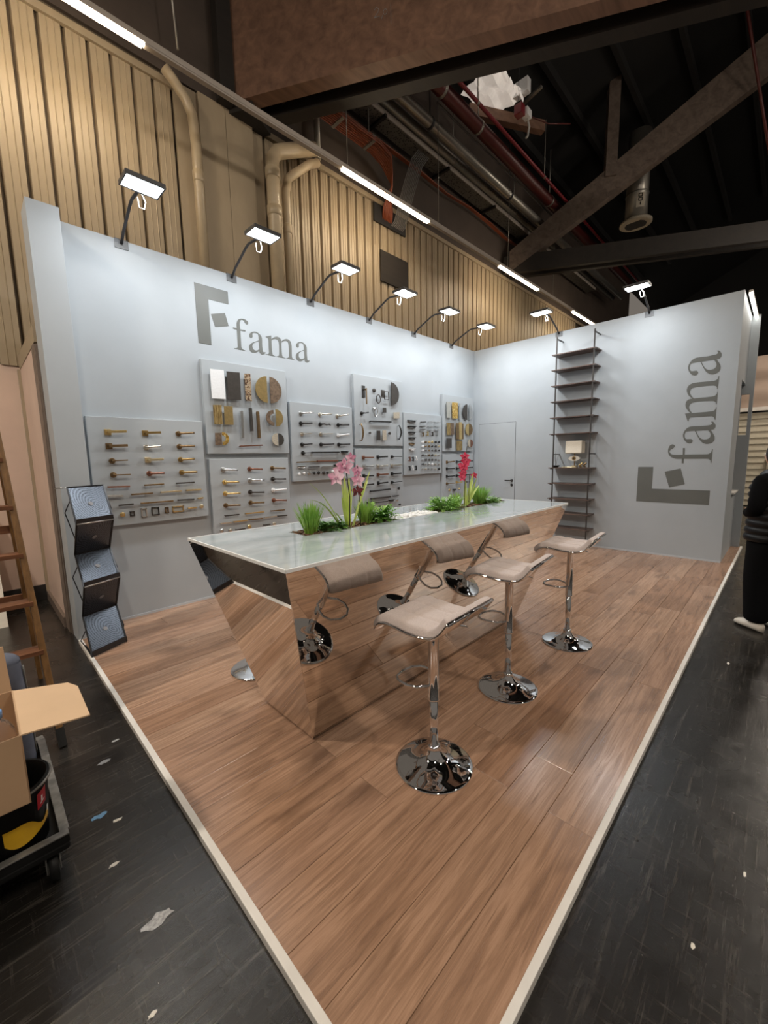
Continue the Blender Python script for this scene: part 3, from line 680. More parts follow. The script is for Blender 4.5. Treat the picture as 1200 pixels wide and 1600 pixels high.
def stroke(mb, pts, w):       # chalk strokes on the plank face, in (along, height)
    for a, b in zip(pts, pts[1:]): mb.bar(tpt(-2.7415, *a), tpt(-2.7415, *b), .002, w, up=N)
ck = MB(); a0, z0 = -1.13, 6.86
stroke(ck, [(a0, z0 + .10), (a0 + .03, z0 + .125), (a0 + .06, z0 + .10), (a0 + .05, z0 + .07), (a0, z0 + .02), (a0 + .07, z0 + .02)], .007)
stroke(ck, [(a0 + .105, z0 + .02), (a0 + .095, z0 - .015)], .007)
stroke(ck, [(a0 + .14 + .026 * math.cos(t * .7), z0 + .05 + .03 * math.sin(t * .7)) for t in range(10)], .006)
stroke(ck, [(a0 + .21, z0 + .12), (a0 + .21, z0 - .10)], .007)
part(t1, 'chalk_mark', ck, 'scuff', merge=False)
t2 = empty('roof_truss', tpt(4.1, 2, 6.4), 'dark timber truss behind the right wall with long rising diagonal', 'truss', GRP)
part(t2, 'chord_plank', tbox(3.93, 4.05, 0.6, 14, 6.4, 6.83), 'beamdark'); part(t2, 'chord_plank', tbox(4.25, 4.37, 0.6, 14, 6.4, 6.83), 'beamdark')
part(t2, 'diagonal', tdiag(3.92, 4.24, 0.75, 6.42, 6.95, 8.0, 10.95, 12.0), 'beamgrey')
part(t2, 'post', tbox(3.86, 4.1, 3.0, 3.25, 8.35, 11.4), 'beamgrey')
for p_, z_ in ((-9.5, 6.4),):
    t3 = empty('roof_truss', tpt(p_, 0, z_), 'dark truss crossing above and behind the camera', 'truss', GRP)
    part(t3, 'chord_plank', tbox(p_ - .1, p_ + .1, -6, 8, z_, z_ + .43), 'beamdark'); part(t3, 'diagonal', tdiag(p_ - .08, p_ + .08, -5, z_ + .1, z_ + .7, 6, 12, 12.6), 'beamdark')

# ------------------------------------------------------------------ pipes and trays under the roof (run along X)
def pipe(name, y, z, r, x0, x1, mat, label, bands=(), n=16, cat='pipe', bandmat='zincpipe'):
    t = empty(name, ((x0 + x1) / 2, y, z - r), label, cat)
    part(t, 'pipe_run', MB().cyl((x0, y, z), (x1, y, z), r, n), mat)
    for b in bands: part(t, 'pipe_clamp', MB().tube([(b - .03, y, z), (b + .03, y, z)], r * 1.06, n).cyl((b, y, z + r), (b, y, z + 1.2), .012, 6), bandmat)
    return t
pipe('insulated_pipe', 1.13, 7.755, .095, -3.2, 12, 'zincpipe', 'silvery insulated pipe beside the perforated cable tray', (0.9, 3.6))
pipe('insulated_pipe', .81, 7.7, .095, -3.0, 12, 'zincpipe', 'silvery insulated pipe with black coupling, second from the cable tray', (-0.3, 2.75), bandmat='rubber')
pipe('sprinkler_main', .46, 8.0, .122, -2.8, 12, 'redpipe', 'thick dark red sprinkler main under the roof', (-.4, 0.8, 4.2))
pipe('sprinkler_pipe', .16, 8.0, .034, -2.6, 12, 'redthin', 'thin bright red sprinkler pipe beside the thick red main', (.3, 3.2), n=10)
pipe('conduit', .65, 7.95, .02, -.3, 9, 'greycable', 'thin grey conduit between silver pipe and red main', n=8)
t = empty('sprinkler_pipe', (6.0, -4.2, 10.0), 'long thin red pipe falling steeply behind the far diagonal beam', 'pipe')
part(t, 'pipe_run', MB().cyl((4.55, -2.955, 11.3), (8.6, -3.9, 7.0), .03, 8), 'redpipe')
t = empty('sprinkler_pipe', (6.6, -4.3, 10.0), 'thin dark brown pipe beside the steep red pipe', 'pipe')
part(t, 'pipe_run', MB().cyl((4.75, -3.3, 11.4), (8.6, -4.05, 7.0), .02, 8), 'greycable')
ct = empty('cable_tray', (1, 1.3, 7.55), 'long perforated metal cable tray under the roof', 'cable tray')
part(ct, 'tray_floor', MB().box(-3.3, 10, 1.15, 1.445, 7.55, 7.56), 'tray')
part(ct, 'tray_lip', MB().box(-3.3, 10, 1.132, 1.15, 7.545, 7.64), 'bar'); part(ct, 'tray_lip', MB().box(-3.3, 10, 1.445, 1.457, 7.545, 7.64), 'tray')
for x in (-1.2, 0.7, 2.6, 4.5, 6.4): part(ct, 'bracket', MB().bar((x, 1.08, 7.51), (x, 1.545, 7.51), .05, .05), 'beamdark')
# orange cable bundles: along the wall and down into the opening
cb = empty('cable_bundle', (-2, 1.3, 7.0), 'bundle of orange cables dropping through wall opening', 'cables')
for k in range(16):
    y = 1.09 + (k % 8) * .038; z = 6.98 + (k // 8) * .035; xe = -.98 + .035 * (k % 8)
    p = [(-3.7, y, z), (-1.9, y, z), (-1.35, y, z), (-1.05, y + .02, z - .06), (xe - .02, y + .05, z - .25), (xe, y + .08, z - .5), (xe + .02, 1.42, z - .75), (xe + .06, 1.49, z - .92)]
    part(cb, 'cable', MB().tube(p, .0125, 6), 'orange')
for x in (-2.9, -2.2, -1.5): part(cb, 'cable_clip', MB().box(x - .03, x + .03, 1.09, 1.37, 6.955, 7.06).bar((x, 1.23, 7.0), (x, 1.23, 7.54), .02, .02), 'zincpipe')
cb2 = empty('cable_bundle', (1, 1.4, 7.3), 'thinner orange cables running on beside the tray', 'cables')
for k in range(5):
    y = 1.4 + k * .016
    part(cb2, 'cable', MB().tube([(-3.4 + i * .9, y, 7.35 - .05 * math.sin(i * 1.7 + .1 * k) * (i > 4)) for i in range(12)], .014, 6), 'orange')
cb3 = empty('cable_bundle', (-.4, 1.3, 6.6), 'grey cables hanging beside the orange bundle', 'cables')
for k in range(9):
    x = -.62 + .04 * k
    p = [(x + .45, 1.2, 7.5), (x + .3, 1.25, 7.3), (x + .08, 1.3, 6.7), (x, 1.38, 6.3), (x - .02, 1.44, 6.12), (x - .08, 1.47, 6.04)]
    part(cb3, 'cable', MB().tube(p, .010, 6), 'greycable')
# downpipes on the hall wall
def down(label, pts, r, bands):
    t = empty('downpipe', pts[-1], label, 'downpipe', 'beige downpipes on the hall wall')
    part(t, 'pipe_run', MB().tube(pts, r, 16), 'pvc')
    for (x, y, z) in bands: part(t, 'pipe_socket', MB().tube([(x, y, z - .07), (x, y, z - .06), (x, y, z + .06), (x, y, z + .07)], [r, r * 1.13, r * 1.13, r], 16), 'pvc')
down('slim beige downpipe with bent top left of the column', [(-4.84, 1.36, 6.29), (-4.74, 1.36, 6.21), (-4.6, 1.37, 6.08), (-4.53, 1.37, 5.93), (-4.51, 1.37, 5.6), (-4.51, 1.37, 3.0)], .062, [(-4.51, 1.37, 5.22)])
down('thick beige downpipe with elbow right of the column', [(-2.62, 1.33, 6.42), (-3.05, 1.33, 6.2), (-3.32, 1.33, 6.05), (-3.40, 1.33, 5.92), (-3.41, 1.33, 5.7), (-3.41, 1.33, 3.0)], .098, [(-3.41, 1.33, 5.72), (-3.41, 1.33, 5.2)])
down('thinner beige downpipe beside the thick downpipe', [(-2.55, 1.35, 6.26), (-2.72, 1.35, 6.16), (-3.03, 1.36, 5.88), (-3.13, 1.36, 5.78), (-3.17, 1.36, 5.6), (-3.17, 1.36, 3.0)], .062, [(-3.17, 1.36, 5.05)])
t = empty('riser_pipe', (-2.68, 1.36, 6.2), 'short grey pipe rising above the thinner downpipe', 'pipe'); part(t, 'pipe_run', MB().cyl((-2.50, 1.4, 6.36), (-2.50, 1.4, 7.6), .05, 12), 'zincpipe')
solo('hanger_rod', MB().cyl((-4.72, 1.2, 6.45), (-4.82, 1.2, 8.8), .014, 6), 'zincpipe', 'thin hanging rod at top left beside dark post', 'rod')

# linear hall lamp: one long channel with lit lengths
ll = empty('linear_lamp', (0, .62, 5.78), 'long linear hall lamp with warm lit lengths along the cladding', 'lamp')
BY = .62
def bz(x): return 5.765 + .0075 * (x + 6)
def chan(x0, x1, dz0, dz1, hw): return MB().hexa([(x0, BY - hw, bz(x0) + dz0), (x1, BY - hw, bz(x1) + dz0), (x1, BY + hw, bz(x1) + dz0), (x0, BY + hw, bz(x0) + dz0)], [(x0, BY - hw, bz(x0) + dz1), (x1, BY - hw, bz(x1) + dz1), (x1, BY + hw, bz(x1) + dz1), (x0, BY + hw, bz(x0) + dz1)])
part(ll, 'channel', chan(-10, 12, .012, .07, .035), 'bar')
LIT = ((-7.9, -5.32), (-2.66, -.62), (2.0, 4.02), (6.45, 8.6))
for a, b in LIT: part(ll, 'light_tube', chan(a, b, -.02, .0115, .028), 'tube')
for a, b in ((-10, -7.92), (-5.3, -2.68), (-.6, 1.98), (4.04, 6.43)): part(ll, 'blank_cover', chan(a, b, -.008, .0115, .03), 'bar')
for x in (-5.9, -2.55, -.3, 2.4, 5.0): part(ll, 'hanger', MB().cyl((x, BY, bz(x) + .06), (x, BY, 8.2), .006, 5), 'zincpipe')

# round air duct with diffuser
DX, DY, DZ, DR = 6.71, -.915, 7.8, .27
du = empty('air_duct', (DX, DY, DZ), 'silver spiral air duct with round slotted diffuser', 'duct')
part(du, 'duct_tube', MB().cyl((DX, DY, DZ + .13), (DX, DY, 10.1), DR, 24), 'zincpipe')
for z in (DZ + .75, DZ + 1.7): part(du, 'duct_band', MB().tube([(DX, DY, z - .02), (DX, DY, z + .02)], DR + .012, 24), 'zincpipe')
part(du, 'diffuser', MB().lathe([(DR, .14), (DR + .04, .11), (DR + .125, .07), (DR + .125, .02), (DR + .08, 0)], 28, (DX, DY, DZ)), 'beige')
sl = MB()
for k in range(-4, 5):
    h_ = math.sqrt(.26 ** 2 - (k * .046) ** 2); sl.box(DX + k * .046 - .013, DX + k * .046 + .013, DY - h_, DY + h_, DZ - .008, DZ)
part(du, 'dark_slot_strips', sl, 'blackbase', kind='stuff')  # black strips stand in for the shade inside the slots
part(du, 'duct_label', MB().grid(lambda u, v: (DX + (DR + .003) * math.cos(3.35 + u * .75), DY + (DR + .003) * math.sin(3.35 + u * .75), DZ + .33 + v * .36), 6, 1), 'beige')
lt = MB()
for k, sh in enumerate(('0', '0', '1')):
    segs = {'0': [((0, 0), (0, 1)), ((0, 1), (1, 1)), ((1, 1), (1, 0)), ((1, 0), (0, 0))], '1': [((.5, 0), (.5, 1))]}[sh]
    for p_, q_ in segs:
        pt_ = lambda c: (DX + (DR + .006) * math.cos(3.55 + .3 * c[0]), DY + (DR + .006) * math.sin(3.55 + .3 * c[0]), DZ + .59 - .105 * k + .07 * c[1])
        lt.bar(pt_(p_), pt_(q_), .02, .02)
part(du, 'label_print', lt, 'blackbase', merge=False)
# lit roof fitting half hidden by the near truss
rl = empty('roof_lamp', (.9, -.3, 8.5), 'brightly lit crumpled diffuser panel half hidden behind near truss', 'lamp')
RX, RY, RZ = .98, -.02, 8.6
part(rl, 'diffuser_panel', MB().grid(lambda u, v: (RX - .50 + 1.0 * u, RY - .12 + .8 * v, RZ + .05 * math.sin(9 * u + 5 * v) + .04 * math.sin(17 * v)), 14, 8, smooth=False), 'gloweddiffuser', recalc=False)
for k in range(5): part(rl, 'foil_strip', MB().bar((RX - .42 + .2 * k, RY - .1, RZ), (RX - .38 + .2 * k, RY - .16, RZ - .16), .08, .01), 'gloweddiffuser')
part(rl, 'lamp_cap', MB().box(RX + .40, RX + .54, RY - .25, RY + .1, RZ - .02, RZ + .22), 'white')
part(rl, 'mount_bar', MB().bar((RX + .7, RY - .4, RZ + .1), (RX + .95, RY + .5, RZ + .1), .06, .04), 'zincpipe')
part(rl, 'lamplit_purlin', MB().bar((.78, .68, 8.4), (2.3, -.19, 8.4), .14, .2), 'beam')  # purlin cut short to the stretch that catches lamplight
jx, jy, jz = 1.30, -.13, 8.2
jb = empty('junction_box', (jx, jy, jz - .1), 'small red and cream socket box with hanging plug', 'socket')
part(jb, 'red_socket', MB().box(jx - .1, jx + .06, jy - .12, jy + .04, jz - .09, jz + .09), 'redthin', bevel=.01); part(jb, 'cream_box', MB().box(jx + .062, jx + .26, jy - .16, jy - .02, jz - .06, jz + .08), 'white', bevel=.01)
part(jb, 'hanging_plug', MB().tube([(jx + .2, jy - .1, jz - .06), (jx + .24, jy - .12, jz - .2), (jx + .14, jy - .14, jz - .42), (jx + .08, jy - .14, jz - .48)], .02, 6), 'whitecable')
part(jb, 'hanging_lead', MB().tube([(jx + .26, jy - .1, jz + .02), (jx + .7, jy - .3, jz + .0), (jx + 1.2, jy - .55, jz + .12)], .012, 6), 'redpipe')
part(jb, 'suspension', MB().cyl((jx, jy, jz + .085), (jx, jy, rz_(jy)), .006, 5), 'rubber')
# unseen high-bay lamps, added beyond the frame as fill light for the stand
for i, (x, y, z) in enumerate(((-3.2, -8.4, 7.6), (4.6, -7.4, 7.6), (-8.6, -7.2, 7.6), (7.2, -6.0, 6.0), (-9.7, -1.5, 5.6))):
    t = empty('highbay_fill_lamp', (x, y, z), ['bell-shaped added fill lamp hung unseen right of the aisle', 'added fill lamp hung unseen above the far aisle', 'added fill lamp hung unseen behind the camera', 'added fill lamp hung unseen over the cream weatherboard booth', 'added fill lamp hung unseen left of the ladder beyond the stand'][i], 'lamp', 'added highbay fill lamps')
    part(t, 'bell', MB().lathe([(.22, .02), (.20, .10), (.09, .26), (.06, .42), (.001, .43)], 20, (x, y, z)), 'lampblack'); part(t, 'lens', MB().lathe([(.001, -.12), (.1, -.10), (.17, -.05), (.2, .0121), (.2, .0195)], 20, (x, y, z)), 'highbay')  # lens domed so the fill spreads sideways onto the beams
    part(t, 'cord', MB().cyl((x, y, z + .42), (x, y, rz_(y)), .008, 5), 'rubber')

# ------------------------------------------------------------------ painted logo lettering (flat vinyl on the walls)
def smooth_outline(pts, n=4):
    m = len(pts); out = []
    for i in range(m):
        p0, p1, p2, p3 = pts[i - 1], pts[i], pts[(i + 1) % m], pts[(i + 2) % m]
        if p1[2]: p0 = p1
        if p2[2]: p3 = p2
        for k in range(n if not (p1[2] and p2[2]) else 1):
            t = k / n
            f = lambda a: 0.5 * ((2 * p1[a]) + (-p0[a] + p2[a]) * t + (2 * p0[a] - 5 * p1[a] + 4 * p2[a] - p3[a]) * t * t + (-p0[a] + 3 * p1[a] - 3 * p2[a] + p3[a]) * t ** 3)
            out.append((f(0), f(1)))
    return out
def logo(label, fn, nrm, origin):
    t = empty('wall_logo', origin, label, 'logo', 'painted logos on the stand walls')
    def add(name, poly, hole=None):
        part(t, name, MB().prism([fn(*p) for p in poly], Vector(nrm) * .002, [[fn(*p) for p in hole]] if hole else ()), 'sign')
    add('angular_emblem', [(0, 0), (0, .59), (.352, .59), (.352, .46), (.134, .46), (.134, 0)])
    add('tilted_square', [(.305, .362), (.337, .235), (.188, .194), (.152, .3165)])
    for ch, du in (('f', 0), ('a', 0), ('m', 0), ('a', .62)):
        o, h = GLYPHS[ch]
        add('letter', [(u + du, v) for u, v in smooth_outline(o)], [(u + du, v) for u, v in smooth_outline(h)] if h else None)
logo('grey angular emblem with serif lettering high on the display wall', lambda u, v: (-5.225 + u, -.0005, 2.725 + v), (0, -1, 0), (-5.225, 0, 2.725))
logo('larger grey emblem and serif lettering turned upright on the right wall', lambda u, v: (-.0005, -3.725 + v * 1.466, .783 + u * 1.466), (-1, 0, 0), (0, -3.725, .783))

# ------------------------------------------------------------------ floodlights clamped on the wall tops
fl = empty('floodlight', (0, 0, 3.5))
part(fl, 'clamp_plate', MB().box(-.055, .055, -.006, -.001, -.075, .004).box(-.055, .055, -.006, .066, .001, .006), 'clampgrey', local=True)
part(fl, 'arm', MB().tube([(0, -.012, -.03), (0, -.10, .035), (0, -.36, .15), (0, -.42, .165), (0, -.60, .15)], .0125, 10), 'lampblack', local=True)
ca, sa = math.cos(-.02), math.sin(-.02)
def hd(x, y, z): return (x, -.70 + y * ca + z * sa, .135 - y * sa + z * ca)   # head frame: face looks down and back at the wall
def hbox(x0, x1, y0, y1, z0, z1): return MB().hexa([hd(x0, y0, z0), hd(x1, y0, z0), hd(x1, y1, z0), hd(x0, y1, z0)], [hd(x0, y0, z1), hd(x1, y0, z1), hd(x1, y1, z1), hd(x0, y1, z1)])
part(fl, 'lamp_head', hbox(-.14, .14, -.10, .10, .006, .03), 'lampblack', bevel=.004, local=True)
rim = MB()
for a in (hbox(-.14, .14, -.10, -.085, -.004, .007), hbox(-.14, .14, .085, .10, -.004, .007), hbox(-.14, -.127, -.085, .085, -.004, .007), hbox(.127, .14, -.085, .085, -.004, .007)): rim.add(a.v, a.f)
part(fl, 'lamp_rim', rim, 'lampblack', local=True)
part(fl, 'lens', MB().add([hd(-.127, -.085, .001), hd(.127, -.085, .001), hd(.127, .085, .001), hd(-.127, .085, .001)], [(0, 3, 2, 1)]), 'led', local=True, recalc=False)
part(fl, 'bracket', MB().bar((-.05, -.60, .15), (.05, -.60, .15), .02, .03), 'lampblack', local=True)
part(fl, 'cable_loop', MB().tube([(.02, -.60, .14), (.05, -.58, .09), (.045, -.56, .045), (.01, -.55, .05), (0, -.56, .12)], .004, 6), 'whitecable', local=True)
FLP = [(-5.85, 0), (-4.82, 0), (-3.79, 0), (-2.775, 0), (-1.785, 0), (-.75, 0), (-1.61, 1), (-2.88, 1)]
FLL = ['clamp floodlight at far left, nearest the pilaster', 'clamp floodlight above the wall logo, second from pilaster', 'third clamp floodlight from the pilaster on display wall', 'clamp floodlight in front of the dark wall plate', 'fifth clamp floodlight from the pilaster on display wall', 'display wall clamp floodlight nearest the room corner', 'floodlight clamped on right wall above the tall shelf', 'floodlight clamped on right wall above the upright logo']
for i, (a, k) in enumerate(FLP):
    o = fl if i == 0 else copy_tree(fl)
    o.location = (a, 0, 3.5) if k == 0 else (0, a, 3.5); o.rotation_euler = (0, 0, 0 if k == 0 else -math.pi / 2)
    tag(o, FLL[i], 'floodlight', 'clamp floodlights on the stand walls')
# light bar over the hatch
lb = empty('light_bar', (.7, -3.95, 3.44), 'slim neutral light bar along right wall top end', 'lamp')
part(lb, 'bar_body', MB().box(.03, 1.38, -3.975, -3.935, 3.462, 3.49), 'bar'); part(lb, 'bar_diffuser', MB().box(.03, 1.38, -3.972, -3.938, 3.44, 3.4615), 'ledbar')

# ------------------------------------------------------------------ display boards and every sample on them
BF = -.05
BD = [(-6.275, 1.0, .925, 1.92, 'leftmost square display board of lever handles beside the brochure rack'), (-5.235, 1.0, 1.584, 2.562, 'display board of plates and half discs under the wall logo'), (-5.228, .97, .56, 1.53, 'lever handle board directly below the plate board'),
      (-4.197, 1.005, 1.23, 2.212, 'display board of levers and knobs behind the pink orchid'), (-3.147, 1.01, 1.69, 2.68, 'upper fourth column board with dark half disc and pulls'), (-3.147, 1.0, .66, 1.645, 'lower fourth column board of dark square levers'),
      (-2.115, 1.003, 1.222, 2.218, 'display board with black cup pulls and grid of small knobs'), (-1.08, .98, 1.605, 2.6, 'upper display board next to the room corner with half discs'), (-1.08, .98, .57, 1.555, 'lower display board next to the room corner with dark levers')]
for x, w, z0, z1, lab in BD: solo('display_board', MB().box(x, x + w, BF, -.0005, z0, z1), 'board', lab, 'board', 'sample display boards on the wall', bevel=.003)
BN = ['on the leftmost board', 'on the board under the logo', 'on the board below the plates', 'on the third column board', 'on the upper fourth column board', 'on the lower fourth column board', 'on the small knob board', 'on the upper corner board', 'on the lower corner board']
FN = dict(gold='satin gold', brass='antique brass', bronze='antique bronze', satin='satin nickel', champagne='champagne', copper='copper red', dark='dark bronze', steel='steel', white='white', black='black', beige='beige', brownstone='brown patina', mosaic='brown mosaic', nugget='gold relief', streak='streaked brass')
KD = dict(L=('lever_handle', 'lever handle', 'handle'), B=('bar_pull', 'bar pull', 'pull'), V=('upright_pull', 'upright pull', 'pull'), K=('cabinet_knob', 'knob', 'knob'), C=('cup_pull', 'cup pull', 'pull'), P=('pull_plate', 'plate', 'plate'), M=('half_disc_pull', 'half disc', 'plate'), H=('half_ring_pull', 'half ring', 'plate'), R=('flush_ring_pull', 'framed pull', 'pull'), W=('plate_handle', 'backplate handle', 'handle'), O=('ring_knocker', 'ring knocker', 'knocker'))
fam = {}
for it in ITEMS:
    b, k, f, c = it
    fam.setdefault((b, k[0]), []).append(it)
PLACE = {}
for key, its in fam.items():
    rows = []
    for it in sorted(its, key=lambda q: -(q[3][1] + q[3][-1 if len(q[3]) == 4 else 1]) / 2):
        zc = (it[3][1] + it[3][-1 if len(it[3]) == 4 else 1]) / 2
        if rows and abs(rows[-1][0] - zc) < (.055 if key[1] != 'K' else .04): rows[-1][1].append(it)
        else: rows.append([zc, [it]])
    for ri, (z, rr) in enumerate(rows):
        rr.sort(key=lambda q: q[3][0])
        for ci, it in enumerate(rr): PLACE[id(it)] = (ri, ci, len(rows), len(rr))
MC = {}
def cached(key, fn):
    if key not in MC: MC[key] = fn()
    return MC[key]
def samp(it):
    b, k, f, c = it; kk = k[0]; nm, word, cat = KD[kk]
    ri, ci, nr, nc = PLACE[id(it)]
    side = ' of ' + ORD[ri] + ' row' if nr > 1 else ''
    lab = FN[f] + ' ' + word + ', ' + (ORD[ci] + ' ' if True else '') + ('in ' + ORD[ri] + ' row ' if nr > 1 else 'from left ') + BN[b - 1]
    grp = word + 's on the display boards'
    y0 = BF + .0008
    if kk == 'L':
        x, z, x2, z2 = c; ln = max(.09, min(.2, x2 - x)); dz = z2 - z
        t = empty(nm, (x, y0, z), lab, cat, grp)
        sq = k[1] == 's' or k[1] == 't'
        if k[1] == 's' : me = cached(('rs', f), lambda: MB().box(-.026, .026, -.009, 0, -.026, .026).mesh('rosette', f, bevel=.002))
        else: me = cached(('rr', f), lambda: MB().tube([(0, 0, 0), (0, -.009, 0), (0, -.0091, 0)], [.026, .026, .022], 18).tube([(0, -.009, 0), (0, -.045, 0)], .010, 10).mesh('rosette', f))
        link('rosette', me, t)
        w = .022 if k[1] == 's' else (.010 if k[1] == 't' else .020)
        mb = MB().tube([(0, -.008, 0), (0, -.05, 0)], .0105, 10)
        if k[1] == 'c': mb.tube([(0, -.05, 0), (.03, -.055, .004), (.07, -.05, -.006), (.11, -.055, .004), (.13, -.052, -.008)], [.010, .010, .008, .009, .007], 8)
        elif k[1] == 'r': mb.tube([(-.004, -.05, 0), (.02, -.052, dz * .1), (ln * .6, -.052, dz * .6), (ln, -.050, dz)], [w * .55, w * .52, w * .5, w * .58], 10)
        else: mb.bar((-.012, -.052, 0), (ln, -.052, dz), .014, w)
        link('lever', mb.mesh('lever', f, bevel=.0015 if k[1] in 'st' else 0), t)
    elif kk in 'BV':
        x, z, x2, z2 = c
        a = Vector((x, y0 - .034, z)); e = Vector((x2, y0 - .034, z2)); d = e - a; L_ = d.length
        t = empty(nm, (a + e) / 2 + Vector((0, .034, 0)), lab, cat, grp)
        r = .0075 if kk == 'B' and L_ < .3 else .010
        mid = (a + e) / 2; o = Vector((mid.x, y0, mid.z))
        if kk == 'V' and L_ > .1: r = .016
        if b == 5 and kk == 'V':
            s = -1 if f == 'bronze' else 1
            pts = [a.lerp(e, i / 8) - o + Vector((s * .03 * math.sin(math.pi * i / 8) * (1 if s > 0 else -.6), -.02 * math.sin(math.pi * i / 8), 0)) for i in range(9)]
            link('grip', MB().tube(pts, [.008 + .006 * math.sin(math.pi * i / 8) for i in range(9)], 8).mesh('grip', f), t)
        else: link('grip', MB().bar(a - o, e - o, r * 1.7, r * 2).mesh('grip', f, bevel=.0015), t)
        u = d.normalized()
        for q in (a + u * min(.012, L_ * .2) - o, e - u * min(.012, L_ * .2) - o): link('post', MB().cyl(q, (q.x, 0, q.z), .0055 if L_ < .3 else .011, 8).mesh('post', f), t)
    elif kk == 'K':
        x, z = c[:2]; s = R.choice((1.15, 1.35, 1.5))
        me = cached((kk, f, s), lambda: MB().tube([(0, 0, 0), (0, -.004, 0), (0, -.012, 0), (0, -.02, 0), (0, -.03, 0), (0, -.033, 0), (0, -.0335, 0)], [.009 * s, .0065 * s, .0055 * s, .013 * s, .016 * s, .012 * s, .001], 12).mesh(nm, f))
        tag(link(nm, me, None, (x, y0, z)), lab, cat, grp)
    elif kk == 'C':
        x, z, x2, z2 = c; h = (x2 - x) / 2; o = Vector(((x + x2) / 2, y0, (z + z2) / 2))
        mb = MB()
        mb.grid(lambda u, v: (h * math.cos(math.pi * u) * 1.0, -.030 * math.sin(math.pi * v * .5) * (math.sin(math.pi * u) ** .6 if 0 < u < 1 else 0), .012 - .026 * (1 - math.cos(math.pi * v * .5)) * (.3 + .7 * math.sin(math.pi * u))), 12, 5)
        mb.box(-h, h, -.032, -.0005, .010, .017)
        tag(link(nm, mb.mesh(nm, f), None, o), lab, cat, grp)
    elif kk == 'P':
        cx = sum(c[0::2]) / 4; cz = sum(c[1::2]) / 4; o = Vector((cx, y0, cz))
        t = empty(nm, o, lab, cat, grp)
        pl = MB().prism([Vector((c[i], y0 - .035, c[i + 1])) - o for i in (0, 2, 4, 6)], (0, .008, 0))
        link('plate', pl.mesh('plate', f, bevel=.001), t)
        for s in (-1, 1): link('standoff', cached(('so', f), lambda: MB().cyl((0, -.03, 0), (0, 0, 0), .007, 8).mesh('standoff', 'dark' if f == 'white' else f)), t, (0, 0, s * (max(c[1::2]) - min(c[1::2])) * .3))
    elif kk in 'MH':
        x, z, x2, z2, xe, ze = c; o = Vector(((x + x2) / 2, y0, (z + z2) / 2)); rr = (z - z2) / 2; rx = xe - (x + x2) / 2
        n = 18; pts = [(rx * math.sin(math.pi * i / n), -.035, rr * math.cos(math.pi * i / n)) for i in range(n + 1)]
        if kk == 'H': pts += [(rx * .52 * math.sin(math.pi * i / n), -.035, rr * .52 * math.cos(math.pi * i / n)) for i in range(n, -1, -1)]
        t = empty(nm, o, lab, cat, grp)
        link('plate', MB().prism(pts, (0, .009, 0)).mesh('plate', f), t)
        for s in (-1, 1): link('standoff', cached(('so', f), lambda: MB().cyl((0, -.03, 0), (0, 0, 0), .007, 8).mesh('standoff', f)), t, (rx * .45, 0, s * rr * .72))
    elif kk == 'R':
        x, z, x2, z2 = c; o = Vector(((x + x2) / 2, y0, (z + z2) / 2)); h = abs(x2 - x) / 2; v = abs(z - z2) / 2; q = .008
        mb = MB().box(-h, h, -.018, 0, v - q, v).box(-h, h, -.018, 0, -v, -v + q).box(-h, -h + q, -.018, 0, -v, v).box(h - q, h, -.018, 0, -v, v)
        tag(link(nm, mb.mesh(nm, f, merge=False), None, o), lab, cat, grp)
    elif kk == 'W':
        t = empty(nm, (c[0], y0, c[1]), lab, cat, grp); o = Vector((c[0], y0, c[1])); h = c[1] - c[3]
        link('backplate', MB().box(-.03, .03, -.008, 0, -h, 0).mesh('backplate', f, bevel=.002), t)
        p = Vector((c[4], y0 - .05, c[5])) - o; e = Vector((c[6], y0 - .055, c[7])) - o
        link('lever', MB().cyl((p.x, 0, p.z), p, .011, 10).bar(p + Vector((0, 0, .015)), e, .018, .014).mesh('lever', 'bronze', bevel=.002), t)
    elif kk == 'O':
        x, z, x2, z2 = c; t = empty(nm, (x, y0, z), lab, cat, grp)
        link('boss', (MB().box(-.035, .035, -.01, 0, -.05, .05) if k[1] == 's' else MB().tube([(0, 0, 0), (0, -.02, 0), (0, -.028, 0)], [.03, .026, .012], 16)).mesh('boss', f), t)
        cx, cz = x2 - x, z2 - z
        if k[1] == 's': rp = [(cx - .04, -.035, cz + .055), (cx + .045, -.035, cz + .055), (cx + .045, -.035, cz - .06), (cx - .04, -.035, cz - .06)]
        else: rp = [(cx + .042 * math.cos(a * .5236), -.033, cz - .02 + .062 * math.sin(a * .5236)) for a in range(12)]
        link('ring', MB().tube(rp, .0075, 8, closed=True).mesh('ring', f), t)
for it in ITEMS: samp(it)

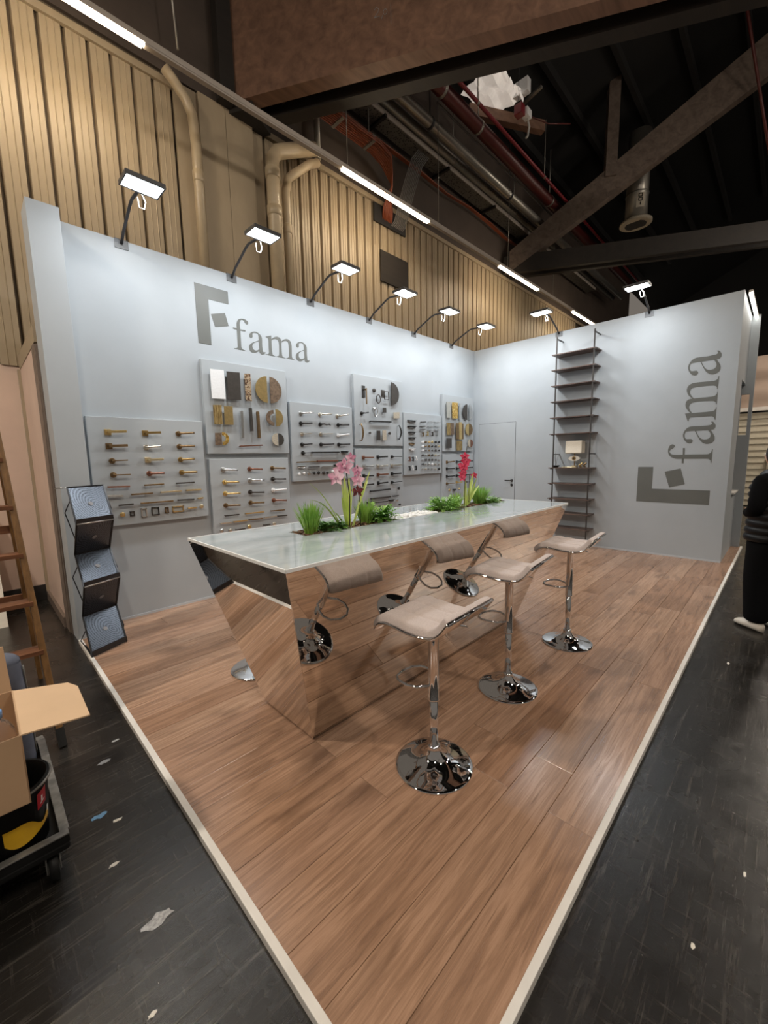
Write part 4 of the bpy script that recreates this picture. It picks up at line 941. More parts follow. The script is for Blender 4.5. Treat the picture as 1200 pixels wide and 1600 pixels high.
# ------------------------------------------------------------------ mirrored counter
Z1 = 1.06
BX0, BX1, BY0, BY1 = -5.885, -3.585, -2.742, -2.24
TX0, TX1, TY0, TY1 = -6.175, -3.20, -3.035, -1.985
co = empty('bar_counter', (-4.735, -2.49, 0), 'long mirror-clad counter flaring up to pale clouded glass top', 'counter')
zb, zt = .012, 1.045
b_ = [(BX0, BY0, zb), (BX1, BY0, zb), (BX1, BY1, zb), (BX0, BY1, zb)]; t_ = [(TX0, TY0, zt), (TX1, TY0, zt), (TX1, TY1, zt), (TX0, TY1, zt)]
cen = Vector(((BX0 + BX1) / 2, (BY0 + BY1) / 2, .6))
for i, nm in enumerate(('front', 'end', 'back', 'end')):
    j = (i + 1) % 4; q = [Vector(b_[i]), Vector(b_[j]), Vector(t_[j]), Vector(t_[i])]
    n = (q[1] - q[0]).cross(q[3] - q[0]).normalized()
    if n.dot(q[0] - cen) < 0: n = -n
    e = .0012; qi = [q[0].lerp(q[1], e), q[1].lerp(q[0], e), q[2].lerp(q[3], e), q[3].lerp(q[2], e)]
    part(co, 'mirror_panel', MB().prism(qi, -n * .004), 'mirror')
part(co, 'plinth', MB().box(BX0 + .012, BX1 - .012, BY0 + .012, BY1 - .012, 0.0, .02), 'blackbase')
part(co, 'carcass', MB().hexa([(BX0 + .02, BY0 + .02, .02), (BX1 - .02, BY0 + .02, .02), (BX1 - .02, BY1 - .02, .02), (BX0 + .02, BY1 - .02, .02)], [(TX0 + .2, TY0 + .2, .85), (TX1 - .2, TY0 + .2, .85), (TX1 - .2, TY1 - .2, .85), (TX0 + .2, TY1 - .2, .85)]), 'blackbase')
GX0, GX1, GY0, GY1 = -5.69, -3.30, -2.475, -2.285      # planting trough
tp_ = MB().prism([(TX0, TY0, Z1), (TX1, TY0, Z1), (TX1, TY1, Z1), (TX0, TY1, Z1)], (0, 0, -.012), [[(GX0, GY0, Z1), (GX0, GY1, Z1), (GX1, GY1, Z1), (GX1, GY0, Z1)]])
part(co, 'counter_top', tp_, 'top')
ed = MB()
for a, b in (((TX0, TY0), (TX1, TY0)), ((TX1, TY0), (TX1, TY1)), ((TX1, TY1), (TX0, TY1)), ((TX0, TY1), (TX0, TY0))): ed.bar((*a, Z1 - .0065), (*b, Z1 - .0065), .008, .0148)
part(co, 'edge_strip', ed, 'edge', merge=False)
part(co, 'trough', MB().box(GX0, GX1, GY0, GY1, Z1 - .10, Z1 - .025).box(GX0, GX0 + .003, GY0, GY1, Z1 - .03, Z1 - .002).box(GX1 - .003, GX1, GY0, GY1, Z1 - .03, Z1 - .002), 'steel')
def chips(x0, x1, n, s, mb, zz, rr):
    for _ in range(n):
        c = Vector((rr.uniform(x0, x1), rr.uniform(GY0 + .012, GY1 - .012), zz + rr.uniform(-.004, .008)))
        a = rr.uniform(0, 6.28); d = Vector((math.cos(a), math.sin(a), rr.uniform(-.3, .3))) * s * rr.uniform(.6, 1.4)
        mb.bar(c - d, c + d, s * rr.uniform(.7, 1.2), s * .5)
rs = random.Random(8)
for x0, x1, lab in ((GX0 + .004, -4.90, 'brown bark mulch around the left planting in the counter trough'), (-4.36, GX1 - .004, 'brown bark mulch around the right planting in the counter trough')):
    m = MB().box(x0, x1, GY0 + .004, GY1 - .004, Z1 - .025, Z1 - .010); chips(x0 + .02, x1 - .02, 170, .013, m, Z1 - .006, rs)
    solo('bark_mulch', m, 'soil', lab, 'mulch', kind='stuff')
m = MB().box(-4.895, -4.365, GY0 + .004, GY1 - .004, Z1 - .025, Z1 - .012)
for _ in range(260): m.ball((rs.uniform(-4.88, -4.38), rs.uniform(GY0 + .015, GY1 - .015), Z1 - .006 + rs.uniform(-.003, .006)), rs.uniform(.010, .017), 7, 4, (1.2, 1, .6))
solo('pebbles', m, 'pebble', 'white pebbles filling the trough between the two plantings', 'pebbles', kind='stuff')

# ------------------------------------------------------------------ plants in the trough
def blade(mb, base, tip, w, sag=.2, n=5, tw=0.0, up=None):
    base = Vector(base); tip = Vector(tip); d = tip - base; side = Vector((d.y, -d.x, 0))
    if side.length < 1e-3: side = Vector((1, 0, 0))
    side.normalize()
    if tw: side = Matrix.Rotation(tw, 3, 'Z') @ side
    vs = []
    for i in range(n + 1):
        t = i / n; p = base + d * t; p.z += sag * d.length * math.sin(math.pi * t) * .5 ; ww = w * (math.sin(math.pi * min(.96, .18 + t * .78)) ** .8) * .5 if i < n else .0006
        k = Vector((0, 0, -ww * .35))
        vs += [p - side * ww, p + k, p + side * ww]
    mb.add(vs, [(i * 3 + j, i * 3 + j + 1, i * 3 + j + 4, i * 3 + j + 3) for i in range(n) for j in range(2)], True)
    return mb
SB = Z1 - .008
def grass(x, y, h, r, n, label, seed, mat='grass'):
    rr = random.Random(seed); m = MB()
    for _ in range(n):
        a = rr.uniform(0, 6.28); s = r * math.sqrt(rr.random()) * .55; o = r * rr.uniform(.1, 1.2); hh = h * rr.uniform(.55, 1.0)
        blade(m, (x + s * math.cos(a), y + s * math.sin(a) * .8, SB), (x + (s * .6 + o) * math.cos(a), y + (s * .6 + o) * math.sin(a), SB + hh), .005, .18, 4, rr.uniform(-.8, .8))
    t = empty('grass_tuft', (x, y, SB), label, 'plant', 'grass tufts in the counter trough')
    part(t, 'grass_blades', m, mat, kind='stuff', recalc=False, merge=False)
def fern(x, y, h, r, n, label, seed, mat='fern', rx=1.0):
    rr = random.Random(seed); m = MB()
    for _ in range(n):
        a = rr.uniform(0, 6.28); el = rr.uniform(.15, 1.2); ln = r * rr.uniform(.7, 1.15)
        d = Vector((math.cos(a) * math.cos(el) * rx, math.sin(a) * math.cos(el), math.sin(el) * h / r)); b = Vector((x + .02 * math.cos(a), y + .02 * math.sin(a), SB))
        pts = [b + d * ln * t + Vector((0, 0, -.35 * ln * t * t)) for t in [i / 6 for i in range(7)]]
        m.tube(pts, [.0016] * 7, 3, caps=False)
        for i in range(2, 7):
            tn = (pts[i] - pts[i - 1]).normalized(); sd = tn.cross(Vector((0, 0, 1))).normalized()
            for sg in (-1, 1):
                q = pts[i] + sd * sg * .028 * (1.15 - i / 9) + tn * .016 + Vector((0, 0, rr.uniform(-.008, .008)))
                blade(m, pts[i], q, .014, .1, 2)
    t = empty('fern', (x, y, SB), label, 'plant', 'ferns in the counter trough')
    part(t, 'fronds', m, mat, kind='stuff', recalc=False, merge=False)
grass(-5.60, -2.395, .20, .075, 230, 'spiky green grass tuft at the trough left end', 1)
fern(-5.43, -2.385, .10, .125, 80, 'low dark fern right of the left grass tuft', 2, 'ferndark')
grass(-5.13, -2.38, .17, .07, 230, 'bright grass tuft right of the pink orchid', 3)
fern(-4.99, -2.37, .17, .14, 100, 'light green fern beside the white pebbles at left planting', 4)
fern(-4.24, -2.40, .18, .17, 120, 'leafy fern at the left of the right planting', 5)
grass(-4.05, -2.39, .14, .06, 190, 'grass tuft left of the crimson orchid', 6)
grass(-3.62, -2.36, .17, .11, 320, 'broad bushy grass clump right of the crimson orchid', 7, 'fern')
fern(-3.50, -2.39, .11, .14, 60, 'low fern at the right end of the trough', 9)
def flower(c, s, seed, mat, face=(-.7, -.6, .2)):
    rr = random.Random(seed); m = MB(); f = Vector(face).normalized(); a = f.cross(Vector((0, 0, 1))).normalized(); b = a.cross(f)
    for k in range(5):
        an = 1.57 + k * 1.2566 + rr.uniform(-.1, .1); u = a * math.cos(an) + b * math.sin(an); v = a * -math.sin(an) + b * math.cos(an)
        w = .36 * s * (1.15 if k in (1, 4) else .8)
        m.add([Vector(c), Vector(c) + u * s * .5 + v * w + f * .10 * s, Vector(c) + u * s + f * .02 * s, Vector(c) + u * s * .5 - v * w + f * .10 * s, Vector(c) + u * s * .55 - f * .06 * s], [(0, 1, 4), (1, 2, 4), (2, 3, 4), (3, 0, 4)], True)
    m.ball(Vector(c) + f * .12 * s, s * .2, 6, 4)
    return m
def onr(px, py, y):      # helper data below already in metres
    return (px, y, py)
# left orchid
ox, oy = -5.30, -2.40
o1 = empty('orchid', (ox, oy, SB), 'pink flowering orchid with long yellow-green strap leaves, left planting', 'plant', 'orchids in the counter trough')
for i, (dx, dy, h, w, sg) in enumerate([(-.06, -.05, .345, .034, .05), (-.02, .04, .34, .036, .02), (.03, -.02, .30, .034, .05), (.045, .03, .27, .03, .08), (-.24, .05, .31, .028, .22), (-.30, -.03, .215, .026, .30), (.17, -.02, .37, .034, .10), (.21, .05, .30, .026, .14), (-.09, -.06, .22, .028, .1), (.10, -.05, .24, .03, .12), (-.14, .0, .12, .022, .4), (.06, .06, .33, .03, .06)]):
    part(o1, 'leaf', blade(MB(), (ox + dx * .22, oy + dy * .15, SB), (ox + dx * 1.12, oy + dy, SB + h), w * .82, sg, 8), 'strap', recalc=False)
part(o1, 'flower_stem', MB().tube([(ox + .0, oy - .01, SB), (ox + .0, oy - .02, SB + .2), (ox - .03, oy - .03, SB + .36), (ox - .07, oy - .04, SB + .42)], .0032, 6), 'stem')
part(o1, 'flower_stem', MB().tube([(ox + .08, oy - .03, SB), (ox + .085, oy - .02, SB + .17), (ox + .12, oy, SB + .33), (ox + .09, oy, SB + .40)], .003, 6), 'stem')
for k, (dx, dy, dz, s) in enumerate([(-.13, -.05, .335, .058), (-.06, -.05, .40, .062), (-.09, -.03, .375, .045), (.01, -.03, .455, .04), (.09, .0, .37, .045), (.085, -.01, .305, .05)]):
    part(o1, 'flower', flower((ox + dx, oy + dy, SB + dz), s, k, 'petal'), 'petal', recalc=False)
part(o1, 'fading_flower', flower((ox + .06, oy - .03, SB + .235), .045, 9, 'maroon'), 'maroon', recalc=False)
# right orchid
ox, oy = -3.90, -2.385
o2 = empty('orchid', (ox, oy, SB), 'crimson flowering orchid with tall dark stem, right planting', 'plant', 'orchids in the counter trough')
for i, (dx, dy, h, w, sg) in enumerate([(.10, -.02, .30, .034, .05), (.16, .02, .235, .032, .10), (.12, -.05, .26, .03, .05), (.05, .03, .24, .028, .05), (.18, -.04, .19, .028, .15)]):
    part(o2, 'leaf', blade(MB(), (ox + dx * .15, oy + dy * .2, SB), (ox + dx, oy + dy, SB + h), w, sg, 8), 'strap', recalc=False)
part(o2, 'flower_stem', MB().tube([(ox - .01, oy, SB), (ox, oy, SB + .3), (ox + .005, oy, SB + .46), (ox + .03, oy, SB + .54)], .0042, 6), 'stem')
part(o2, 'flower_stem', MB().tube([(ox + .03, oy - .02, SB), (ox + .035, oy - .02, SB + .2), (ox + .04, oy - .02, SB + .29)], .003, 6), 'stem')
for k, (dx, dz, s) in enumerate([(-.04, .45, .045), (-.02, .405, .05), (-.055, .37, .055), (-.06, .345, .045), (-.07, .30, .04), (-.075, .265, .038), (.115, .275, .035)]):
    part(o2, 'flower', flower((ox + dx, oy - .02, SB + dz), s, 20 + k, 'petalred'), 'petalred', recalc=False)

# ------------------------------------------------------------------ bar stools (seat front looks along +Y)
st = empty('bar_stool', (0, 0, 0))
part(st, 'base', MB().lathe([(.188, 0), (.190, .004), (.187, .008), (.175, .012), (.14, .019), (.10, .030), (.07, .045), (.048, .064), (.034, .085), (.030, .10), (.030, .108), (.0, .1081)], 56), 'chrome', local=True)
part(st, 'lower_pole', MB().lathe([(.021, .10), (.021, .36)], 24), 'chrome', local=True)
part(st, 'sleeve', MB().lathe([(.0215, .342), (.027, .343), (.0275, .35), (.0255, .354), (.0255, .70), (.030, .702), (.030, .718)], 28), 'chrome', local=True)
fr = [(-.02 + .0, .0), (-.075, .035), (-.095, .085), (-.09, .13), (-.06, .165), (0, .178), (.06, .165), (.09, .13), (.095, .085), (.075, .035), (.02, .0)]
part(st, 'footrest', MB().tube([(a, b + .015, .415 + .012 * math.sin(b * 15)) for a, b in fr], .0075, 10), 'chrome', local=True)
part(st, 'lever', MB().tube([(.02, -.02, .705), (.10, -.06, .70), (.15, -.085, .685), (.165, -.09, .67)], .005, 8), 'chrome', local=True)
PR = [(.205, -.038), (.195, -.014), (.17, .004), (.13, .013), (.07, .008), (.0, .0), (-.07, .001), (-.12, .012), (-.155, .038), (-.178, .068), (-.20, .098)]   # (y, z) seat profile front to back
def spr(t):
    k = t * (len(PR) - 1); i = min(int(k), len(PR) - 2); f = k - i
    p0, p1, p2, p3 = PR[max(i - 1, 0)], PR[i], PR[i + 1], PR[min(i + 2, len(PR) - 1)]
    g = lambda a: .5 * (2 * p1[a] + (-p0[a] + p2[a]) * f + (2 * p0[a] - 5 * p1[a] + 4 * p2[a] - p3[a]) * f * f + (-p0[a] + 3 * p1[a] - 3 * p2[a] + p3[a]) * f ** 3)
    return g(0), g(1)
SW = .188; SZ = .742
def nrm2(t):
    a = spr(max(0, t - .02)); b = spr(min(1, t + .02)); d = Vector((b[0] - a[0], b[1] - a[1])).normalized(); return (-d.y, d.x)
def cush(u, v):           # u along profile, v across
    y, z = spr(u); n = nrm2(u); x = (v - .5) * 2
    edge = min(1.0, (1 - abs(x)) / .12, u / .06, (1 - u) / .06); th = .030 * max(0.0, edge) ** .5
    for c in (-.333, .333): th -= .0075 * math.exp(-((x - c) / .045) ** 2) * edge
    for c in (.36, .64): th -= .0075 * math.exp(-((u - c) / .022) ** 2) * edge
    for cx in (-.333, .333):
        for cu in (.36, .64): th -= .006 * math.exp(-((x - cx) / .06) ** 2 - ((u - cu) / .03) ** 2) * edge
    return ((v - .5) * 2 * SW * .985, y - n[0] * th, SZ + z - n[1] * th + .004)
cm = MB().grid(cush, 44, 40); cm.grid(lambda u, v: ((v - .5) * 2 * SW * .985, spr(u)[0], SZ + spr(u)[1] + .002), 22, 2)
part(st, 'seat', cm, 'cloth', local=True)
sh = MB()
for (o_, w_) in ((-.002, 1.0),):
    top = [spr(i / 24) for i in range(25)]; n_ = [nrm2(i / 24) for i in range(25)]
    vs = []
    for (y, z), n in zip(top, n_):
        for s in (-1, 1): vs += [(s * SW, y, SZ + z + .001), (s * SW, y + n[0] * .012, SZ + z + n[1] * .012)]
    fs = []
    for i in range(24):
        a = i * 4; b = a + 4
        fs += [(a, b, b + 2, a + 2), (a + 1, a + 3, b + 3, b + 1), (a, a + 1, b + 1, b), (a + 2, b + 2, b + 3, a + 3)]
    fs += [(0, 2, 3, 1), (96, 97, 99, 98)]
    sh.add(vs, fs, True)
part(st, 'seat_shell', sh, 'chrome', local=True)
for s in (-1, 1): part(st, 'side_trim', MB().tube([(s * SW, spr(i / 24)[0] + nrm2(i / 24)[0] * .004, SZ + spr(i / 24)[1] + nrm2(i / 24)[1] * .004) for i in range(25)], .0062, 8), 'chrome', local=True)
part(st, 'mount_plate', MB().box(-.08, .08, -.08, .08, .712, .727), 'lampblack', bevel=.006, local=True)
STP = [(-5.575, -3.318, .05, 0, 'nearest chrome bar stool with taupe quilted seat, in front of counter'), (-4.715, -3.255, .10, .035, 'middle bar stool of the three along the counter front'), (-3.790, -3.287, .08, .045, 'farthest front bar stool, nearest the right wall'), (-5.70, -1.80, math.pi - .1, .03, 'bar stool mostly hidden behind the counter left end')]
for i, (x, y, rz, dz, lab) in enumerate(STP):
    o = st if i == 0 else copy_tree(st)
    o.location = (x, y, 0); o.rotation_euler = (0, 0, rz); tag(o, lab, 'stool', 'chrome bar stools at the counter')
    if dz:
        for ch in o.children:
            if ch.name.split('.')[0] not in ('base', 'lower_pole'): ch.location.z = dz
            if ch.name.split('.')[0] == 'lower_pole': ch.scale.z = 1.0 + dz / .36

# ------------------------------------------------------------------ tall wall shelf and what stands on it
sf = empty('wall_shelf', (-.13, -1.93, 0), 'tall narrow dark wall shelf with many thin boards between two posts', 'shelf')
for y in (-1.685, -2.245):
    part(sf, 'post', MB().box(-.262, -.245, y - .009, y + .009, 0, 3.36), 'shelfpost')
    part(sf, 'wall_bracket', MB().box(-.262, 0, y - .008, y + .008, 3.315, 3.331).box(-.262, 0, y - .008, y + .008, 1.50, 1.516), 'shelfpost')
for z in (3.08, 2.84, 2.595, 2.345, 2.09, 1.83, 1.28, 1.025, .775, .535, .29):
    part(sf, 'shelf_board', MB().box(-.27, -.002, -2.275, -1.615, z, z + .014), 'shelfboard')
    for y in (-1.66, -2.27): part(sf, 'shelf_clip', MB().box(-.275, -.235, y - .02, y + .012, z - .014, z - .0005), 'shelfpost')
zs = 1.2945
la = empty('table_lamp', (-.14, -1.985, zs), 'table lamp with square cream shade and eye-shaped ornament', 'lamp')
part(la, 'lamp_base', MB().box(-.19, -.09, -2.02, -1.955, zs, zs + .03), 'champagne'); part(la, 'lamp_stem', MB().cyl((-.14, -1.985, zs + .03), (-.14, -1.985, zs + .25), .006, 8), 'brass')
part(la, 'lamp_shade', MB().prism([(-.22, -1.862, zs + .225), (-.06, -1.862, zs + .225), (-.06, -2.115, zs + .225), (-.22, -2.115, zs + .225)], (0, 0, .20)), 'shade', bevel=.012)
ey = MB().prism([(-.165, -1.985 + .09 * math.cos(a), zs + .145 + .042 * math.sin(a) * abs(math.sin(a)) ** .35) for a in [k * math.pi / 16 for k in range(32)]], (.02, 0, 0))
e_ = part(la, 'eye_ornament', ey, 'eyewhite')
ii = link('iris', MB().tube([(-.166, -1.985, zs + .145), (-.172, -1.985, zs + .145)], .03, 16).mesh('iris', 'eyeiris', wpos(la)), e_)
ip = link('pupil', MB().tube([(-.172, -1.985, zs + .145), (-.176, -1.985, zs + .145)], .014, 12).mesh('pupil', 'black', wpos(la)), e_)
solo('slim_tray', MB().box(-.255, -.20, -2.06, -1.83, zs + .0002, zs + .012), 'champagne', 'slim pale gold tray lying in front of table lamp', 'tray', bevel=.002)
bo = empty('twig_bowl', (-.17, -1.70, zs), 'small black bowl holding bare dark twigs on the shelf', 'bowl')
part(bo, 'bowl', MB().lathe([(.03, .0), (.055, .018), (.062, .034), (.058, .034), (.05, .02), (.0, .008)], 20, (-.17, -1.70, zs)), 'black')
for (dy, dx, h) in ((.02, 0, .24), (-.03, .02, .2), (.0, -.03, .27), (.035, .02, .18)): part(bo, 'twig', MB().tube([(-.17, -1.70, zs + .012), (-.17 + dx * .4, -1.70 + dy * .3, zs + h * .5), (-.17 + dx, -1.70 + dy, zs + h)], [.003, .0025, .0012], 5), 'stem')
for i, (y, s) in enumerate(((-2.105, .038), (-2.165, .034))):
    t = empty('gold_bead_cluster', (-.20, y, zs), ('gold knotted ornament beside the table lamp', 'darker gold ornament at the shelf right end')[i], 'ornament')
    for k in range(7):
        a = k * .9; part(t, 'bead', MB().ball((-.20 + s * .5 * math.cos(a), y + s * .5 * math.sin(a), zs + .014 + .009 * k), s * .42, 8, 6), ('gold', 'bronze')[i])

# ------------------------------------------------------------------ zig-zag brochure rack
ra = empty('brochure_rack', (-6.38, -.48, 0), 'black zigzag folding brochure rack of perforated metal sheets', 'rack')
LP = [(-.40, 1.322), (-.625, 1.052), (-.385, .785), (-.632, .567), (-.40, .272), (-.640, .014)]
def rp(side, i):       # slightly turned to the left
    y, z = LP[i]; return Vector((-6.512 if side < 0 else -6.25, y - .03 * 0 + (-.06 if side < 0 else .07), z))
for i in range(5):
    a, b, c, d = rp(-1, i), rp(1, i), rp(1, i + 1), rp(-1, i + 1)
    n = (b - a).cross(d - a).normalized() * .0025
    me = MB().hexa([a, b, c, d], [a + n, b + n, c + n, d + n]).mesh('perforated_sheet', 'perf', wpos(ra))
    uv = me.uv_layers.new(name='UVMap'); 
    for lp_ in me.loops:
        p = Vector(me.vertices[lp_.vertex_index].co) + wpos(ra)
        uv.data[lp_.index].uv = ((p - a).dot((b - a).normalized()) / (b - a).length, 1 - (p - a).dot((d - a).normalized()) / (d - a).length)
    sheet = link('perforated_sheet', me, ra)
    cen_ = (a + b + c + d) / 4
    nn = n.normalized(); nn = nn if nn.y < 0 else -nn
    tag(link('thumb_disc', MB().tube([cen_ + nn * .003, cen_ + nn * .005], .018, 16).mesh('thumb_disc', 'dulldisc', wpos(ra)), sheet))
    fb = MB()
    for p, q in ((a, b), (b, c), (c, d), (d, a)): fb.bar(p, q, .011, .011)
    part(ra, 'sheet_frame', fb, 'rackframe', merge=False)
    if i % 2 == 0:
        up = Vector((0, -.04, .035)); part(ra, 'brochure_lip', MB().hexa([d, c, c + nn * .012, d + nn * .012], [d + Vector((0, -.004, .04)), c + Vector((0, -.004, .04)), c + Vector((0, -.018, .04)), d + Vector((0, -.018, .04))]), 'rackframe')
    else: part(ra, 'hinge_rod', MB().cyl(a, b, .008, 10), 'steel')
for s in (-1, 1):
    for i in (0, 2, 4):
        p = rp(s, i).lerp(rp(s, i + 1), .35); q = rp(s, i + 1).lerp(rp(s, min(i + 2, 5)), .5); k = Vector((s * .035, .06, 0))
        part(ra, 'scissor_arm', MB().tube([p, p + k + Vector((0, 0, -.10)), q if i < 4 else rp(s, 5) + Vector((0, .12, .0))], .004, 6), 'rackframe')
part(ra, 'brace_wire', MB().tube([rp(-1, 0), rp(-1, 0) + Vector((-.07, .05, -.005))], .004, 6), 'steel')
for s in (-1, 1): part(ra, 'base_bar', MB().bar(rp(s, 5) + Vector((0, 0, -.008)), rp(s, 5) + Vector((0, .28, -.008)), .012, .010), 'rackframe')

# ------------------------------------------------------------------ wooden step ladder
ld = empty('step_ladder', (-7.1, -1.25, HZ), 'old wooden step ladder standing at the far left by pink wall', 'ladder')
AP = (-1.20, 2.1)
def rail(s, y0, z):   # front or back rail point at height z
    t = (z - HZ) / (AP[1] - HZ); return Vector((-7.10 + s * (.27 - .09 * t), y0 + (AP[0] - y0) * t, z))
for s in (-1, 1):
    part(ld, 'front_rail', MB().bar(rail(s, -1.72, .06), rail(s, -1.72, 2.1), .030, .075, (0, 1, 0)), 'ladder', bevel=.004); part(ld, 'rail_foot', MB().bar(rail(s, -1.72, HZ), rail(s, -1.72, .07), .036, .08, (0, 1, 0)), 'rubber')
    part(ld, 'back_rail', MB().bar(rail(s, -.70, HZ), rail(s, -.70, 2.05), .026, .06, (0, 1, 0)), 'ladder', bevel=.004)
for k in range(7):
    z = .22 + k * .26; a, b = rail(-1, -1.72, z), rail(1, -1.72, z)
    part(ld, 'step', MB().hexa([a + Vector((0, -.045, 0)), b + Vector((0, -.045, 0)), b + Vector((0, .055, 0)), a + Vector((0, .055, 0))], [a + Vector((0, -.045, .022)), b + Vector((0, -.045, .022)), b + Vector((0, .055, .022)), a + Vector((0, .055, .022))]), 'ladderstep')
for z in (.2, .62, 1.1, 1.6): part(ld, 'back_rung', MB().bar(rail(-1, -.70, z), rail(1, -.70, z), .022, .05), 'ladderstep')
part(ld, 'ladder_cap', MB().box(-7.30, -6.90, -1.29, -1.11, 2.1, 2.13), 'ladder', bevel=.004)
solo('foam_panel', MB().hexa([(-7.25, .75, HZ), (-6.93, .75, HZ), (-6.93, .80, HZ), (-7.25, .80, HZ)], [(-7.25, 1.45, 1.0), (-6.93, 1.45, 1.0), (-6.93, 1.5, 1.0), (-7.25, 1.5, 1.0)]), 'foam', 'white foam panel leaning on the pink wall behind the ladder', 'panel')

# ------------------------------------------------------------------ trolley with bucket, box, bottle, bag
tr = empty('trolley', (-7.2, -2.36, HZ), 'low black plastic trolley on castors at the left edge', 'trolley')
X0, X1, Y0, Y1 = -7.52, -6.912, -2.655, -1.88
part(tr, 'deck', MB().box(X0, X1, Y0, Y1, .085, .115), 'cartplastic', bevel=.008)
rimm = MB()
for a in ((X0, X1, Y0, Y0 + .022), (X0, X1, Y1 - .022, Y1), (X0, X0 + .022, Y0 + .022, Y1 - .022), (X1 - .022, X1, Y0 + .022, Y1 - .022)): rimm.box(a[0], a[1], a[2], a[3], .115, .145)
part(tr, 'tray_wall', rimm, 'cartplastic')
for a in ((X0, X1, Y0 - .004, Y0 + .026), (X0, X1, Y1 - .026, Y1 + .004), (X1 - .026, X1 + .004, Y0 + .026, Y1 - .026)): part(tr, 'worn_rim', MB().box(a[0], a[1], a[2], a[3], .1455, .152), 'cartrim', bevel=.002)
for (x, y) in ((-6.965, -2.615), (-6.965, -1.95), (-7.46, -2.615), (-7.46, -1.95)):
    w = part(tr, 'castor', MB().box(x - .022, x - .018, y - .02, y + .03, .01, .085).box(x + .018, x + .022, y - .02, y + .03, .01, .085).box(x - .022, x + .022, y - .02, y + .03, .08, .0849), 'cartrim')
    link('wheel', MB().tube([(x - .015, y, .022), (x - .012, y, .022), (x + .012, y, .022), (x + .015, y, .022)], [.042, .052, .052, .042], 24).mesh('wheel', 'cartplastic', wpos(tr)), w)
    link('wheel_hub', MB().tube([(x - .0165, y, .022), (x + .0165, y, .022)], .026, 16).mesh('wheel_hub', 'cartrim', wpos(tr)), w)
bx, by, b0 = -7.062, -2.52, .1152
bk = empty('paint_bucket', (bx, by, b0), 'black paint bucket with yellow swoosh and red label on trolley', 'bucket')
BR = lambda z: .104 + .018 * (z - b0) / .245
part(bk, 'bucket_wall', MB().lathe([(.0, .0), (.104, .0), (.122, .245), (.127, .246), (.127, .225), (.1215, .224), (.1225, .246), (.118, .246), (.10, .02), (.0, .02)], 40, (bx, by, b0)), 'cartplastic')
part(bk, 'rim_ring', MB().tube([(bx + .1285 * math.cos(a), by + .1285 * math.sin(a), b0 + .236) for a in [k * math.pi / 20 for k in range(40)]], .005, 6, closed=True), 'cartrim')
def cpatch(a0, a1, zf, zt_, n=14): return MB().grid(lambda u, v: (bx + (BR(z_ := zf(u) + (zt_(u) - zf(u)) * v) + .0012) * math.cos(a0 + (a1 - a0) * u), by + (BR(z_) + .0012) * math.sin(a0 + (a1 - a0) * u), z_), n, 4)
part(bk, 'yellow_swoosh', cpatch(-1.75, -.35, lambda u: b0 + .03 + .05 * u + .05 * (1 - u) ** 6, lambda u: b0 + .135 - .05 * math.exp(-((u - .75) / .22) ** 2) - .0 * u), 'yellow', recalc=False)
part(bk, 'red_label', cpatch(-.85, -.5, lambda u: b0 + .142 + .01 * u, lambda u: b0 + .205 + .008 * u, 5), 'redlabel', recalc=False)
lt = MB()
for dz in (.165, .172, .18):
    lt.add(cpatch(-.74, -.6, lambda u: b0 + dz + .004 * u, lambda u: b0 + dz + .003 + .004 * u, 3).v, []); 
lt = MB(); k_ = cpatch(-.76, -.58, lambda u: b0 + .160 + .008 * u, lambda u: b0 + .164 + .008 * u, 3); lt.add([(bx + (p[0] - bx) * 1.01, by + (p[1] - by) * 1.01, p[2]) for p in k_.v], k_.f)
k_ = cpatch(-.72, -.66, lambda u: b0 + .168, lambda u: b0 + .19, 2); lt.add([(bx + (p[0] - bx) * 1.01, by + (p[1] - by) * 1.01, p[2]) for p in k_.v], k_.f)
part(bk, 'label_mark', lt, 'white', recalc=False)
part(bk, 'white_dot', cpatch(-.45, -.36, lambda u: b0 + .10, lambda u: b0 + .125, 3), 'white', recalc=False)
solo('storage_crate', MB().box(-7.49, -7.22, -2.68, -2.2, .1152, .361), 'cartplastic', 'dark plastic crate on trolley beneath the cardboard box', 'crate', bevel=.006)
cx0, cx1, cy0, cy1, cz0, cz1 = -7.45, -7.0, -2.70, -2.31, .3615, .61
cb_ = empty('cardboard_box', ((cx0 + cx1) / 2, (cy0 + cy1) / 2, cz0), 'open brown cardboard box with wide folded-out flap', 'box')
q = .005
part(cb_, 'box_body', MB().box(cx0, cx1, cy0, cy1, cz0, cz0 + q).box(cx0, cx1, cy0, cy0 + q, cz0 + q, cz1).box(cx0, cx1, cy1 - q, cy1, cz0 + q, cz1).box(cx0, cx0 + q, cy0 + q, cy1 - q, cz0 + q, cz1).box(cx1 - q, cx1, cy0 + q, cy1 - q, cz0 + q, cz1), 'card')
part(cb_, 'side_flap', MB().prism([(cx1, cy0 + .005, cz1), (cx1 + .185, cy0 - .01, cz1 - .012), (cx1 + .19, cy1 - .12, cz1 - .016), (cx1 + .165, cy1 - .06, cz1 - .014), (cx1, cy1 - .005, cz1)], (0, 0, -.005)), 'cardin')
part(cb_, 'back_flap', MB().prism([(cx0, cy1, cz1), (cx1 - .004, cy1, cz1), (cx1 - .01, cy1 + .05, cz1 + .17), (cx0, cy1 + .05, cz1 + .17)], (0, .005, 0)), 'card')
part(cb_, 'front_flap', MB().prism([(cx0, cy0 - .001, cz1), (cx1 - .004, cy0 - .001, cz1), (cx1 - .004, cy0 - .018, cz1 - .235), (cx0, cy0 - .018, cz1 - .235)], (0, .004, 0)), 'card')
WX, WY = -7.062, -2.50
wb = empty('water_bottle', (WX, WY, cz0 + q), 'large clear plastic bottle with blue cap inside cardboard box', 'bottle')
